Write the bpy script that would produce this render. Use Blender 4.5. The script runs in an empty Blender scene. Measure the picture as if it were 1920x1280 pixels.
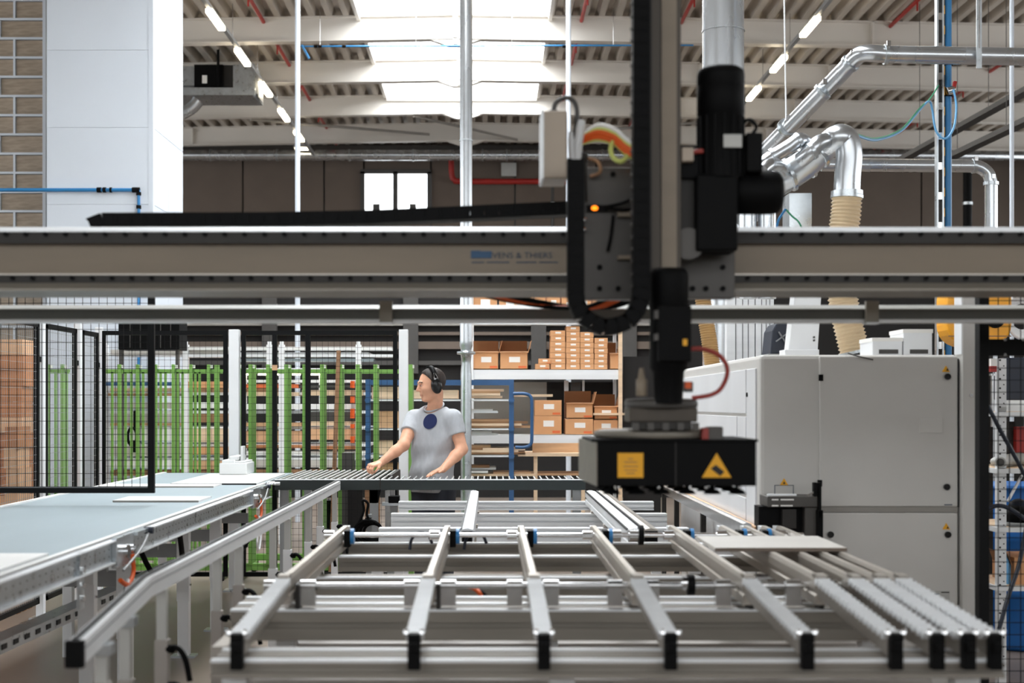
import bpy, bmesh, math, random
import numpy as np
from mathutils import Vector, Matrix, Euler
random.seed(7)
SC = bpy.context.scene
COL = SC.collection

# ---------------------------------------------------------------- camera, world, light, exposure
F, CX, HY, CH = 50 / 36 * 1920, 920.0, 758.0, 1.57      # focal length in pixels, principal point, eye height
cd = bpy.data.cameras.new('camera'); cam = bpy.data.objects.new('camera', cd); COL.objects.link(cam)
cam.location = (0, 0, CH); cam.rotation_euler = (math.pi / 2, 0, 0)
cd.lens = 50; cd.sensor_width = 36
cd.shift_x = (960 - CX) / 1920; cd.shift_y = (HY - 640) / 1920
cd.clip_start = .05; cd.clip_end = 200
cd.dof.use_dof = True; cd.dof.focus_distance = 10.6; cd.dof.aperture_fstop = 2.6
SC.camera = cam
w = bpy.data.worlds.new('overcast_sky'); SC.world = w; w.use_nodes = True
w.node_tree.nodes['Background'].inputs[0].default_value = (.80, .88, 1.0, 1)
w.node_tree.nodes['Background'].inputs[1].default_value = 6.0
SKY_PANE = 10.5          # daylight handed on by the translucent skylight panes
GABLE_FILL = 2.3  # glow of the fill panes added behind the camera
SIDE_FILL = 2.5          # glow of the fill panes added to the side walls
LAMP = 10.0              # tubes of the light rows
SC.view_settings.view_transform = 'Standard'; SC.view_settings.look = 'None'
SC.view_settings.exposure = 0.25; SC.view_settings.gamma = 1.0
SC.view_settings.use_curve_mapping = False

# ---------------------------------------------------------------- helpers
def X(px, Y): return (px - CX) * Y / F
def Z(py, Y): return CH - (py - HY) * Y / F
def P(px, py, Y): return (X(px, Y), Y, Z(py, Y))
def s2l(c): return tuple((v / 12.92 if v <= .04045 else ((v + .055) / 1.055) ** 2.4) for v in (x / 255 for x in c))
WO = {}                                                   # world origin of every object
PARTS_OF = {}
def _link(o, parent, world):
    COL.objects.link(o)
    world = Vector(world)
    if parent is not None:
        o.parent = parent; o.location = world - WO[parent.name]
        PARTS_OF.setdefault(parent.name, []).append(o)
    else: o.location = world
    WO[o.name] = world
    return o
def thing(name, label, cat, loc=(0, 0, 0), group=None, kind=None):
    o = bpy.data.objects.new(name, None); o.empty_display_size = .1
    _link(o, None, loc)
    if label: o['label'] = label
    if cat: o['category'] = cat
    if group: o['group'] = group
    if kind: o['kind'] = kind
    return o
def tag(o, label=None, cat=None, group=None, kind=None):
    if label: o['label'] = label
    if cat: o['category'] = cat
    if group: o['group'] = group
    if kind: o['kind'] = kind
    return o

class MB:
    def __init__(s): s.v = []; s.f = []; s.sm = []
    def add(s, vs, fs, smooth=False):
        n = len(s.v); s.v += [tuple(v) for v in vs]
        for f in fs: s.f.append(tuple(i + n for i in f)); s.sm.append(smooth)
        return s
    def bx(s, x0, x1, y0, y1, z0, z1):
        x0, x1 = sorted((x0, x1)); y0, y1 = sorted((y0, y1)); z0, z1 = sorted((z0, z1))
        return s.add([(x0,y0,z0),(x1,y0,z0),(x1,y1,z0),(x0,y1,z0),(x0,y0,z1),(x1,y0,z1),(x1,y1,z1),(x0,y1,z1)],
                     [(0,3,2,1),(4,5,6,7),(0,1,5,4),(1,2,6,5),(2,3,7,6),(3,0,4,7)])
    def bar(s, p0, p1, w, h, up=(0,0,1)):                 # rectangular bar between two points
        p0, p1 = Vector(p0), Vector(p1); d = (p1 - p0).normalized(); up = Vector(up)
        a = d.cross(up)
        if a.length < 1e-4: a = d.cross(Vector((0,1,0)))
        a.normalize(); b = a.cross(d)
        q = [p + a*(sx*w/2) + b*(sy*h/2) for p in (p0, p1) for sx, sy in ((-1,-1),(1,-1),(1,1),(-1,1))]
        return s.add(q, [(0,1,2,3),(7,6,5,4),(0,4,5,1),(1,5,6,2),(2,6,7,3),(3,7,4,0)])
    def cyl(s, p0, p1, r, n=12, r2=None):
        return s.tube([p0, p1], r, n, [r, r if r2 is None else r2])
    def tube(s, pts, r, n=8, rs=None, caps=True, closed=False):
        pts = [Vector(p) for p in pts]; m = len(pts); rs = rs or [r]*m
        prev = None; V = []
        for i, p in enumerate(pts):
            if closed: t = pts[(i+1) % m] - pts[i-1]
            else: t = pts[min(i+1, m-1)] - pts[max(i-1, 0)]
            if t.length < 1e-9: t = Vector((0,0,1))
            t.normalize()
            if prev is None:
                a = t.cross(Vector((0,0,1)))
                if a.length < .05: a = t.cross(Vector((1,0,0)))
            else: a = prev - t*prev.dot(t)
            a.normalize(); prev = a; b = t.cross(a)
            for k in range(n):
                th = 2*math.pi*k/n; V.append(p + (a*math.cos(th) + b*math.sin(th))*rs[i])
        Fc = []
        for i in range(m if closed else m-1):
            j = (i+1) % m
            for k in range(n):
                l = (k+1) % n; Fc.append((i*n+k, i*n+l, j*n+l, j*n+k))
        s.add(V, Fc, True)
        if caps and not closed: s.add(V[:n], [tuple(range(n-1,-1,-1))]); s.add(V[-n:], [tuple(range(n))])
        return s
    def lathe(s, prof, c, axis='z', n=24):                # prof: (r, h) pairs
        c = Vector(c); V = []
        for r, h in prof:
            for k in range(n):
                th = 2*math.pi*k/n; a, b = r*math.cos(th), r*math.sin(th)
                V.append(c + Vector({'z':(a,b,h),'x':(h,a,b),'y':(b,h,a)}[axis]))
        Fc = [(i*n+k, i*n+(k+1)%n, (i+1)*n+(k+1)%n, (i+1)*n+k) for i in range(len(prof)-1) for k in range(n)]
        s.add(V, Fc, True); s.add(V[:n], [tuple(range(n-1,-1,-1))]); s.add(V[-n:], [tuple(range(n))])
        return s
    def prism(s, poly, axis, a0, a1):                     # x: poly in (y,z); y: poly in (x,z); z: poly in (x,y)
        mk = {'x': lambda p,a:(a,p[0],p[1]), 'y': lambda p,a:(p[0],a,p[1]), 'z': lambda p,a:(p[0],p[1],a)}[axis]
        n = len(poly); V = [mk(p,a0) for p in poly] + [mk(p,a1) for p in poly]
        return s.add(V, [tuple(range(n-1,-1,-1)), tuple(range(n,2*n))] + [(i,(i+1)%n,n+(i+1)%n,n+i) for i in range(n)])
    def ell(s, c, r, n=16, m=10):
        V = []; Fc = []
        for i in range(m+1):
            ph = math.pi*i/m
            for k in range(n):
                th = 2*math.pi*k/n
                V.append((c[0]+r[0]*math.sin(ph)*math.cos(th), c[1]+r[1]*math.sin(ph)*math.sin(th), c[2]+r[2]*math.cos(ph)))
        for i in range(m):
            for k in range(n): Fc.append((i*n+k, (i+1)*n+k, (i+1)*n+(k+1)%n, i*n+(k+1)%n))
        return s.add(V, Fc, True)
    def rotz(s, ang, c):
        ca, sa = math.cos(ang), math.sin(ang)
        s.v = [(c[0]+(x-c[0])*ca-(y-c[1])*sa, c[1]+(x-c[0])*sa+(y-c[1])*ca, z) for x,y,z in s.v]; return s
    def build(s, name, mat, parent=None, bev=0, origin=None):
        a = np.array(s.v); c = (a.min(0)+a.max(0))/2 if origin is None else np.array(origin)
        me = bpy.data.meshes.new(name); me.from_pydata([tuple(v) for v in (a-c)], [], s.f)
        me.polygons.foreach_set('use_smooth', s.sm)
        bm = bmesh.new(); bm.from_mesh(me)
        if len(me.polygons) < 20000: bmesh.ops.recalc_face_normals(bm, faces=bm.faces)
        bm.to_mesh(me); bm.free()
        me.materials.append(M[mat] if isinstance(mat, str) else mat)
        o = bpy.data.objects.new(name, me); _link(o, parent, c)
        if bev:
            b = o.modifiers.new('edge', 'BEVEL'); b.width = bev; b.segments = 2; b.limit_method = 'ANGLE'
        return o
def inst(src, name, world, parent=None, rot=None, scale=None):
    o = bpy.data.objects.new(name, src.data); _link(o, parent, world)
    if rot: o.rotation_euler = rot
    if scale: o.scale = scale
    return o
def Bx(name, mat, parent, x0, x1, y0, y1, z0, z1, bev=0): return MB().bx(x0,x1,y0,y1,z0,z1).build(name, mat, parent, bev)
def PB(name, mat, parent, px0, px1, py0, py1, Y0, dY, bev=0):      # box whose front face at depth Y0 measures the given pixels
    return Bx(name, mat, parent, X(px0,Y0), X(px1,Y0), Y0, Y0+dY, Z(py1,Y0), Z(py0,Y0), bev)
def smooth_path(pts, n=6):                                # Catmull-Rom through the points
    p = [Vector(q) for q in pts]; out = []
    for i in range(len(p)-1):
        a, b, c, d = p[max(i-1,0)], p[i], p[i+1], p[min(i+2,len(p)-1)]
        for k in range(n):
            t = k/n; out.append(.5*((2*b)+(c-a)*t+(2*a-5*b+4*c-d)*t*t+(3*b-a-3*c+d)*t**3))
    return out + [p[-1]]
ORD = ['topmost','second','third','fourth','fifth','sixth','seventh','eighth','ninth','tenth','eleventh','twelfth','thirteenth','fourteenth','fifteenth','sixteenth','seventeenth']

# ---------------------------------------------------------------- materials
M = {}
def mat(name, rgb, rough=.5, metal=0., var=.06, scale=6., bump=0., emit=None, spec=None, alpha=None, trans=0, stretch=None, rvar=.0, bscale=None):
    m = bpy.data.materials.new(name); m.use_nodes = True; nt = m.node_tree; N = nt.nodes; L = nt.links
    b = N['Principled BSDF']; base = s2l(rgb)
    tc = N.new('ShaderNodeTexCoord'); src = tc.outputs['Object']
    if stretch:
        mp = N.new('ShaderNodeMapping'); mp.inputs['Scale'].default_value = stretch; L.new(src, mp.inputs[0]); src = mp.outputs[0]
    nz = N.new('ShaderNodeTexNoise'); nz.inputs['Scale'].default_value = scale; nz.inputs['Detail'].default_value = 4
    L.new(src, nz.inputs['Vector'])
    cr = N.new('ShaderNodeValToRGB')
    cr.color_ramp.elements[0].position = .3; cr.color_ramp.elements[1].position = .7
    cr.color_ramp.elements[0].color = tuple(max(0, c*(1-var)) for c in base) + (1,)
    cr.color_ramp.elements[1].color = tuple(min(1, c*(1+var)) for c in base) + (1,)
    L.new(nz.outputs['Fac'], cr.inputs['Fac']); L.new(cr.outputs['Color'], b.inputs['Base Color'])
    b.inputs['Roughness'].default_value = rough; b.inputs['Metallic'].default_value = metal
    if rvar:
        mr = N.new('ShaderNodeMapRange'); mr.inputs['To Min'].default_value = max(.02, rough-rvar); mr.inputs['To Max'].default_value = min(1, rough+rvar)
        L.new(nz.outputs['Fac'], mr.inputs['Value']); L.new(mr.outputs['Result'], b.inputs['Roughness'])
    if spec is not None: b.inputs['Specular IOR Level'].default_value = spec
    if trans: b.inputs['Transmission Weight'].default_value = trans
    if alpha is not None: b.inputs['Alpha'].default_value = alpha
    if emit: b.inputs['Emission Color'].default_value = tuple(emit[0]) + (1,); b.inputs['Emission Strength'].default_value = emit[1]
    if bump:
        bp = N.new('ShaderNodeBump'); bp.inputs['Strength'].default_value = bump; bp.inputs['Distance'].default_value = .01
        if bscale:
            n2 = N.new('ShaderNodeTexNoise'); n2.inputs['Scale'].default_value = bscale; L.new(src, n2.inputs['Vector']); L.new(n2.outputs['Fac'], bp.inputs['Height'])
        else: L.new(nz.outputs['Fac'], bp.inputs['Height'])
        L.new(bp.outputs['Normal'], b.inputs['Normal'])
    M[name] = m; return m
mat('concrete', (126,113,102), .38, 0, .22, .9, .05, rvar=.12, bscale=20)
mat('wall_brown', (104,92,83), .75, 0, .08, 1.5)
mat('wall_grey', (150,146,140), .8, 0, .05, 1.)
mat('dark_partition', (22,19,18), .8, 0, .2, 1.2)
mat('deck', (182,174,164), .55, 0, .06, 1.)
mat('beam_white', (216,211,204), .5, 0, .03, 1.)
mat('sky_pane', (240,245,250), .5, 0, .02, 1., emit=((.93,.97,1.0), SKY_PANE))
mat('clad_white', (208,215,224), .42, 0, .02, 1.2)
mat('seam', (120,122,125), .7)
mat('amber_pane', (158,143,126), .35, 0, .25, 5., stretch=(1,1,6), bump=.2)
mat('window_day', (240,244,248), .4, 0, .04, 2., emit=((.95,.98,1.0), 2.6))
mat('window_gable', (240,244,248), .4, 0, .04, 2., emit=((.95,.98,1.0), GABLE_FILL))
mat('window_side', (240,244,248), .4, 0, .04, 2., emit=((.95,.98,1.0), SIDE_FILL))
mat('frame_dark', (70,68,66), .5)
mat('galv', (196,202,206), .30, .85, .10, 14., rvar=.1)
mat('duct', (200,204,208), .27, .9, .06, 5., rvar=.08, stretch=(1,1,.3))
mat('alu', (170,164,156), .42, .7, .05, 9., stretch=(.4,4,4))
mat('alu_white', (232,235,238), .42, .1, .04, 6., stretch=(.3,4,4))
mat('alu_warm', (180,173,164), .42, .7, .06, 8., stretch=(4,.4,4))
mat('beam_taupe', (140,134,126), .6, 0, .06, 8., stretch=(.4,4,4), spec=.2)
mat('groove', (34,34,35), .6)
mat('steel', (190,190,190), .25, 1., .08, 20.)
mat('chrome', (225,225,226), .12, 1., .03, 20.)
mat('white_paint', (236,238,240), .4, 0, .03, 4.)
mat('grey_paint', (150,152,153), .45, 0, .05, 4.)
mat('taupe_tube', (172,166,160), .45, 0, .05, 4.)
mat('machine', (206,204,200), .42, 0, .03, 2.5, bump=.02, bscale=90)
mat('machine_side', (228,230,233), .38, 0, .05, 2., stretch=(1,1,.25))  # paler than the front: skylight on the flank put into the colour
mat('ledge', (150,146,140), .5)
mat('gantry_beige', (128,115,98), .5, 0, .08, 4., stretch=(.4,2,2))
mat('gantry_grey', (134,128,118), .45, .2, .08, 6., stretch=(.3,3,3))
mat('gantry_dark', (38,35,32), .55, .2, .15, 8.)
mat('rail_dark', (92,94,91), .55, 0, .06, 5., stretch=(.3,3,3))
mat('plate_grey', (76,73,70), .5, .3, .1, 7.)
mat('column_brown', (72,65,57), .5, .3, .1, 6., stretch=(3,3,.4))
mat('black', (6,6,7), .6, 0, .2, 10., spec=.12)
mat('black_gloss', (6,6,7), .25, 0, .2, 10.)
mat('black_frame', (12,13,15), .5, 0, .12, 8., spec=.15)
mat('chain_black', (6,6,7), .6, 0, .2, 20., spec=.12)
mat('control_box', (168,154,138), .5, 0, .05, 5.)
mat('yellow_sign', (236,170,20), .5, 0, .05, 12.)
mat('orange_led', (255,110,10), .4, emit=((1,.22,.01), 2.2))
mat('orange_cable', (226,92,22), .5)
mat('lime_cable', (206,214,120), .5)
mat('red_hose', (150,52,44), .45)
mat('red_pipe', (165,38,32), .45, 0, .12, 5.)
mat('blue_pipe', (44,122,178), .35, 0, .06, 6.)
mat('blue_hose', (104,168,216), .4)
mat('green_hose', (60,150,110), .4)
mat('navy_hose', (24,32,48), .45)
mat('belt_blue', (150,164,170), .5, 0, .05, 2.5, stretch=(1,.3,1))
mat('board_white', (238,238,236), .45, 0, .02, 3.)
mat('board_grey', (196,192,186), .45, 0, .04, 3.)
mat('board_edge', (120,106,94), .6)
mat('conveyor_green', (30,40,40), .4, 0, .12, 6.)
mat('roller', (222,224,224), .3, .6, .05, 20.)
mat('pulley_blue', (40,120,180), .4)
mat('rack_green', (122,172,82), .42, 0, .08, 5.)
mat('rack_blue', (52,92,138), .45, 0, .1, 5.)
mat('wood_pale', (228,200,168), .6, 0, .12, 3., stretch=(1,8,8))
mat('wood_mid', (200,160,122), .6, 0, .15, 3., stretch=(1,8,8))
mat('wood_brown', (150,112,80), .6, 0, .18, 3., stretch=(1,8,8))
mat('board_pack', (188,126,82), .7, 0, .15, 4., stretch=(1,1,5))
mat('board_pack_pale', (222,176,136), .7, 0, .1, 4., stretch=(1,1,5))
mat('carton', (210,156,110), .75, 0, .08, 4.)
mat('carton_in', (150,104,68), .8, 0, .08, 4.)
mat('paper', (240,238,234), .6, 0, .02, 3.)
mat('orange_print', (222,110,60), .6)
mat('lamp_tube', (255,240,215), .5, emit=((1.0,.86,.62), LAMP))
mat('hose_beige', (226,202,164), .45, 0, .08, 8.)
mat('hose_brown', (178,140,86), .45, 0, .1, 8.)
mat('barrel_blue', (30,104,180), .4, 0, .08, 3.)
mat('orange_yellow', (244,170,30), .4, 0, .05, 3.)
mat('plastic_clear', (244,246,246), .3, 0, .02, 4., trans=.25)
mat('skin', (226,170,140), .5, 0, .06, 30., spec=.35)
mat('skin_lip', (196,120,104), .5)
mat('hair', (38,27,21), .6, 0, .35, 60., bump=.4, stretch=(1,1,.3))
mat('shirt', (180,183,188), .9, 0, .05, 22., bump=1.0, bscale=9, stretch=(1.6,1.6,.7), spec=.1)
mat('shirt_navy', (28,40,86), .85, 0, .08, 60.)
mat('trousers', (48,52,62), .85, 0, .1, 20.)
mat('eye_white', (205,190,182), .3)
mat('ink', (30,26,24), .6)
mat('blue_ink', (24,72,110), .5)
mat('faded_ink', (64,74,90), .6)
mat('grey_label', (186,186,182), .5)
# ---------------------------------------------------------------- the hall
tag(Bx('floor', 'concrete', None, -14, 14, -6, 36, -.1, 0), 'brown grey polished concrete floor of the workshop', kind='structure')
wb = thing('wall_back', 'dark brown panelled rear wall of the hall', None, (0,35,0), kind='structure')
WX = [-14,-12,-10,-8,-6.1,-4.1,-3.12, -1.47, .6,2.6,4.6,6.6,8.6,10.6,14]
for a, b in zip(WX, WX[1:]):
    if a == -3.12:                                         # the bay with the window
        Bx('wall_panel', 'wall_brown', wb, a+.02, b-.02, 35, 35.2, 0, 6.25)
        Bx('wall_panel', 'wall_brown', wb, a+.02, b-.02, 35, 35.2, 7.32, 8.6)
    else: Bx('wall_panel', 'wall_brown', wb, a+.02, b-.02, 35, 35.2, 0, 8.6)
Bx('wall_core', 'frame_dark', wb, -14, -3.12, 35.1, 35.3, 0, 8.7)
Bx('wall_core', 'frame_dark', wb, -3.2, -1.4, 35.1, 35.3, 0, 6.22); Bx('wall_core', 'frame_dark', wb, -3.2, -1.4, 35.1, 35.3, 7.29, 8.7)
Bx('wall_core', 'frame_dark', wb, -1.47, 14, 35.1, 35.3, 0, 8.7)
w2 = thing('window_2', 'two-pane window high in the dark rear wall', None, (-2.26,35,6.3), kind='structure')
YW = 34.95
fr = MB()
for a, b, c, d in ((676,684,322,402),(737,746,322,402),(801,808,322,402),(676,808,318,326),(676,808,400,406)):
    fr.bx(X(a,YW), X(b,YW), YW-.06, YW+.1, Z(d,YW), Z(c,YW))
fr.build('window_frame', 'frame_dark', w2)
PB('pane', 'window_day', w2, 684, 737, 326, 400, YW+.02, .02); PB('pane', 'window_day', w2, 746, 801, 326, 400, YW+.02, .02)
PB('sill_box', 'frame_dark', w2, 699, 712, 382, 398, YW-.12, .05); PB('sill_box', 'frame_dark', w2, 768, 780, 382, 398, YW-.12, .05)
tag(Bx('wall_right', 'wall_grey', None, 14, 14.2, -6, 36, 0, 8.6), 'plain grey right wall of the hall', kind='structure')
tag(Bx('wall_left', 'wall_grey', None, -14.2, -14, -6, 36, 0, 8.6), 'plain grey left wall of the hall', kind='structure')
tag(Bx('wall_front', 'wall_grey', None, -14, 14, -6.2, -6, 0, 8.6), 'plain grey wall at the near end of the hall', kind='structure')
# glowing panes added to the long walls and the near gable as fill light
def band(n, lab, fixed, side, a0, a1, z0, z1, k):
    t = thing('window_%d' % n, lab, None, (0,0,0), kind='structure')
    for i in range(k):
        p, q = a0+(a1-a0)*i/k+.05, a0+(a1-a0)*(i+1)/k-.05
        if side == 'x': Bx('pane', 'window_side', t, fixed-.03, fixed+.03, p, q, z0, z1)
        else: Bx('pane', 'window_gable', t, p, q, fixed-.03, fixed+.03, z0, z1)
    f = MB()
    for z in (z0, z1): f.bx(fixed-.05, fixed+.05, a0, a1, z-.05, z+.05) if side == 'x' else f.bx(a0, a1, fixed-.05, fixed+.05, z-.05, z+.05)
    f.build('window_frame', 'frame_dark', t)
band(3, 'window band in the left wall of the hall', -13.95, 'x', 0, 33, 2.6, 6.4, 12)
band(4, 'window band in the right wall of the hall', 13.95, 'x', 0, 33, 3.2, 6.0, 12)
band(5, 'window band in the near gable wall', -5.95, 'y', -12, 12, 2.4, 6.2, 10)
# dark sheet added in the depth for the mezzanine shadow
wp = thing('wall_partition', 'dark partition behind the storage racks', None, (0,24,0), kind='structure')
YP = 24.
Bx('wall_panel', 'dark_partition', wp, -7.2, 9.5, YP, YP+.2, 0, 4.55)
for py0, py1, m in ((585,592,'frame_dark'),(604,610,'ledge'),(622,628,'wall_brown'),(640,654,'wall_brown'),(676,684,'frame_dark')):
    PB('rail', m, wp, 330, 1240, py0, py1, YP-.08, .08)
for px in (505, 770, 1010, 1180): PB('upright', 'frame_dark', wp, px-14, px+14, 500, 700, YP-.14, .06)

# ceiling: corrugated deck, beams
RX = -.58
def zdeck(x): return 8.0 - .0175*abs(x-RX)
ce = thing('ceiling', 'white corrugated steel roof deck on white beams', None, (0,0,8), kind='structure')
def deck(x0, x1, y0, y1):
    p = .28; h = .13; n = max(1, round((x1-x0)/p)); p = (x1-x0)/n; pts = []
    for i in range(n):
        a = x0 + i*p
        for dx, up in ((0,0),(.34*p,0),(.5*p,1),(.84*p,1)): pts.append((a+dx, zdeck(a+dx) + up*h))
    pts.append((x1, zdeck(x1)))
    V = [(x,y0,z) for x,z in pts] + [(x,y1,z) for x,z in pts]; m = len(pts)
    return MB().add(V, [(i,i+1,m+i+1,m+i) for i in range(m-1)]).build('roof_deck', 'deck', ce)
SX0, SX1, SY0, SY1 = -2.15, .95, 6.0, 29.4
deck(-14, SX0, -6, 35.2); deck(SX1, 14, -6, 35.2); deck(SX0, SX1, SY1, 35.2); deck(SX0, SX1, -6, SY0)
Bx('roof_cap', 'wall_grey', ce, -14.2, SX0-.25, -6, 35.3, 8.25, 8.35); Bx('roof_cap', 'wall_grey', ce, SX1+.25, 14.2, -6, 35.3, 8.25, 8.35)
for k in range(10):
    y = 32.5 - 3*k
    b = MB()
    for xa, xb in ((-14, RX), (RX, 14)):
        za, zb = zdeck(xa), zdeck(xb)
        for y0, y1, d0, d1 in ((y-.006,y+.006,.02,.41),(y-.1,y+.1,.0,.02),(y-.1,y+.1,.39,.41)):
            b.prism([(xa,za-d1),(xb,zb-d1),(xb,zb-d0),(xa,za-d0)], 'y', y0, y1)
    bo = b.build('roof_beam', 'beam_white', ce)
    pl = MB(); z = zdeck(RX)
    pl.prism([(RX-.45,z-.41),(RX+.45,z-.41),(RX+.12,z-.52),(RX-.12,z-.52)], 'y', y-.07, y+.07)
    pl.bx(RX-.04, RX+.04, y-.1, y+.1, z-.5, z); pl.build('ridge_plate', 'beam_white', bo)
    for sx in (-6.8, 3.9, 6.3): Bx('stiffener', 'beam_white', bo, sx-.015, sx+.015, y-.1, y+.1, zdeck(sx)-.40, zdeck(sx))
# wind braces behind the third and fourth beam
br = MB()
for a, b in (((-5.,29.6,7.5),(-1.4,32.3,7.7)), ((5.2,29.6,7.5),(1.2,32.3,7.7)), ((-1.6,29.5,7.55),(.6,32.4,7.6))): br.cyl(a, b, .03, 8)
br.build('wind_brace', 'ledge', ce)
PB('eaves_beam', 'frame_dark', ce, -400, 2300, 272, 286, 34.6, .3)
# skylight
sk = thing('window_1', 'bright translucent ridge skylight running along the roof', None, (RX,17,8), kind='structure')
cb = MB()
for xa, xb in ((SX0-.06, SX0), (SX1, SX1+.06)): cb.bx(xa, xb, SY0, SY1, 7.9, 8.45)
cb.bx(SX0, SX1, SY1, SY1+.06, 7.85, 8.45); cb.bx(SX0, SX1, SY0-.06, SY0, 7.9, 8.45)
cb.build('curb', 'beam_white', sk)
n = 11; dy = (SY1-SY0)/n
for i in range(n):
    y0 = SY0 + i*dy
    for xa, za, xb, zb in ((SX0, 8.36, RX, 8.44), (RX, 8.44, SX1, 8.36)):
        MB().add([(xa,y0+.03,za),(xb,y0+.03,zb),(xb,y0+dy-.03,zb),(xa,y0+dy-.03,za),(xa,y0+.03,za+.02),(xb,y0+.03,zb+.02),(xb,y0+dy-.03,zb+.02),(xa,y0+dy-.03,za+.02)],
                 [(0,3,2,1),(4,5,6,7),(0,1,5,4),(1,2,6,5),(2,3,7,6),(3,0,4,7)]).build('pane', 'sky_pane', sk)
    Bx('glazing_bar', 'beam_white', sk, SX0, SX1, y0-.03, y0+.03, 8.33, 8.46)

# white clad shaft on the left
sh = thing('clad_shaft', 'tall white panel-clad shaft left of the ceiling vent unit', 'shaft')
YS = 17.; xa, xb = X(88,YS), X(286.5,YS); yb = YS*(920-286.5)/(920-343)
Bx('core', 'grey_paint', sh, xa+.02, xb-.03, YS+.03, yb-.03, 0, 7.38)
zs = [0,.9] + [Z(p,YS) for p in (640,527,383,239,94)] + [7.4]
for a, b in zip(zs, zs[1:]): Bx('front_panel', 'clad_white', sh, xa, xb-.025, YS, YS+.05, a+.0015, b-.0015)
Bx('corner_trim', 'clad_white', sh, xb-.05, xb+.006, YS-.006, YS+.07, 0, 7.4)
ym = YS + (yb-YS)*.5
for y0, y1 in ((YS+.07, ym), (ym, yb)):
    for a, b in zip(zs, zs[1:]): Bx('side_panel', 'clad_white', sh, xb-.05, xb, y0+.004, y1-.004, a+.004, b-.004)
# glazed brick-bond wall at far left
wg = thing('wall_glazed', 'brown translucent block wall with white joints at far left', None, (X(20,18),18,0), kind='structure')
YG = 18.; ph = 36*YG/F; r = 0; z = 0.
colw = [X(p,YG) for p in (-150,-83,-28,27,84)]; colw2 = [X(p,YG) for p in (-150,-55,-1,84)]
Bx('backing', 'wall_brown', wg, colw[0], colw[-1], YG+.1, YG+.15, 0, 7.6)
gb = MB(); panes = {}
zz0 = Z(0,YG) - 30*ph
while zz0 < .02: zz0 += ph
z = zz0; r = 0
while z < 7.2:
    gb.bx(colw[0], colw[-1], YG-.01, YG+.1, z-.014, z+.014)
    cols = [colw, colw2, colw][r % 3] if r % 3 != 1 else colw2
    for a, b in zip(cols, cols[1:]):
        gb.bx(b-.013, b+.013, YG-.008, YG+.1, z, z+ph)
        Bx('pane', 'amber_pane', wg, a+.018, b-.018, YG+.02, YG+.07, z+.02, z+ph-.02)
    z += ph; r += 1
gb.bx(colw[-1]-.02, colw[-1]+.02, YG-.03, YG+.1, 0, 7.4)
gb.build('joint_grid', 'clad_white', wg)

# ---------------------------------------------------------------- pipes and posts under the roof
def pipe(name, label, cat, pts, r, m, rings=(), n=16, group=None, ringmat=None):
    t = thing(name, label, cat, group=group)
    MB().tube(pts, r, n).build('tube', m, t)
    for q, d in rings:
        q = Vector(q); d = Vector(d).normalized()
        MB().cyl(q-d*.012, q+d*.012, r*1.14, n).build('collar', ringmat or m, t)
    return t
YC = 13.6
sp = thing('silver_riser', 'shiny silver vertical pipe with flange left of the open cartons', 'pipe')
xc = X(874,YC)
MB().lathe([(.060,7.9),(.060,Z(640,YC))], (xc,YC,0), n=24).build('upper_tube', 'duct', sp)
MB().lathe([(.062,Z(640,YC)),(.062,Z(648,YC)),(.05,Z(656,YC)),(.05,Z(658,YC)),(.088,Z(659,YC)),(.088,Z(664,YC)),(.052,Z(665,YC)),(.045,Z(680,YC)),(.052,Z(700,YC)),(.052,0)], (xc,YC,0), n=24).build('flanged_foot', 'galv', sp)
MB().lathe([(.066,Z(262,YC)),(.066,Z(265,YC))], (xc,YC,0)).build('collar', 'galv', sp)
MB().lathe([(.066,Z(549,YC)),(.066,Z(552,YC))], (xc,YC,0)).build('collar', 'galv', sp)
for px, lab in ((558,'slim pale steel post in front of the light row, left of the rear window'), (1066,'slim pale steel post behind the beige control box')):
    t = thing('steel_post', lab, 'post')
    x = X(px, 19.); MB().cyl((x,19.,0),(x,19.,7.9), .034, 12).build('tube', 'clad_white', t)
    MB().cyl((x,19.,7.80),(x,19.,7.86), .05, 12).build('head_clamp', 'black', t)
x = X(1897,12.); t = thing('steel_post', 'thin white post near the right edge, right of the blue pipe', 'post')
MB().cyl((x,12,0),(x,12,7.95), .018, 10).build('tube', 'clad_white', t)
# wall duct along the rear
t = thing('wall_duct', 'long galvanised round duct along the top of the rear wall', 'duct')
z = Z(291,33.6); MB().cyl((-13.5,33.6,z),(13.5,33.6,z), .125, 20).build('tube', 'duct', t)
for px in (395,520,655,775,905,950,1130): x = X(px,33.6); MB().cyl((x-.02,33.6,z),(x+.02,33.6,z), .14, 20).build('collar', 'galv', t)
# red fire pipe on the rear wall
t = thing('fire_pipe', 'dark red fire pipe bending along the rear wall right of the window', 'pipe')
MB().tube(smooth_path([P(846,290,34.7),P(847,325,34.7),P(852,337,34.7),P(870,340,34.7),P(1010,340,34.7)],4) + [Vector((7,34.7,Z(340,34.7)))], .07, 10).build('tube', 'red_pipe', t)
tag(PB('wall_sign', 'grey_label', None, 940, 968, 305, 330, 34.9, .04), 'small pale notice board on the rear wall under the duct', 'sign')
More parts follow.
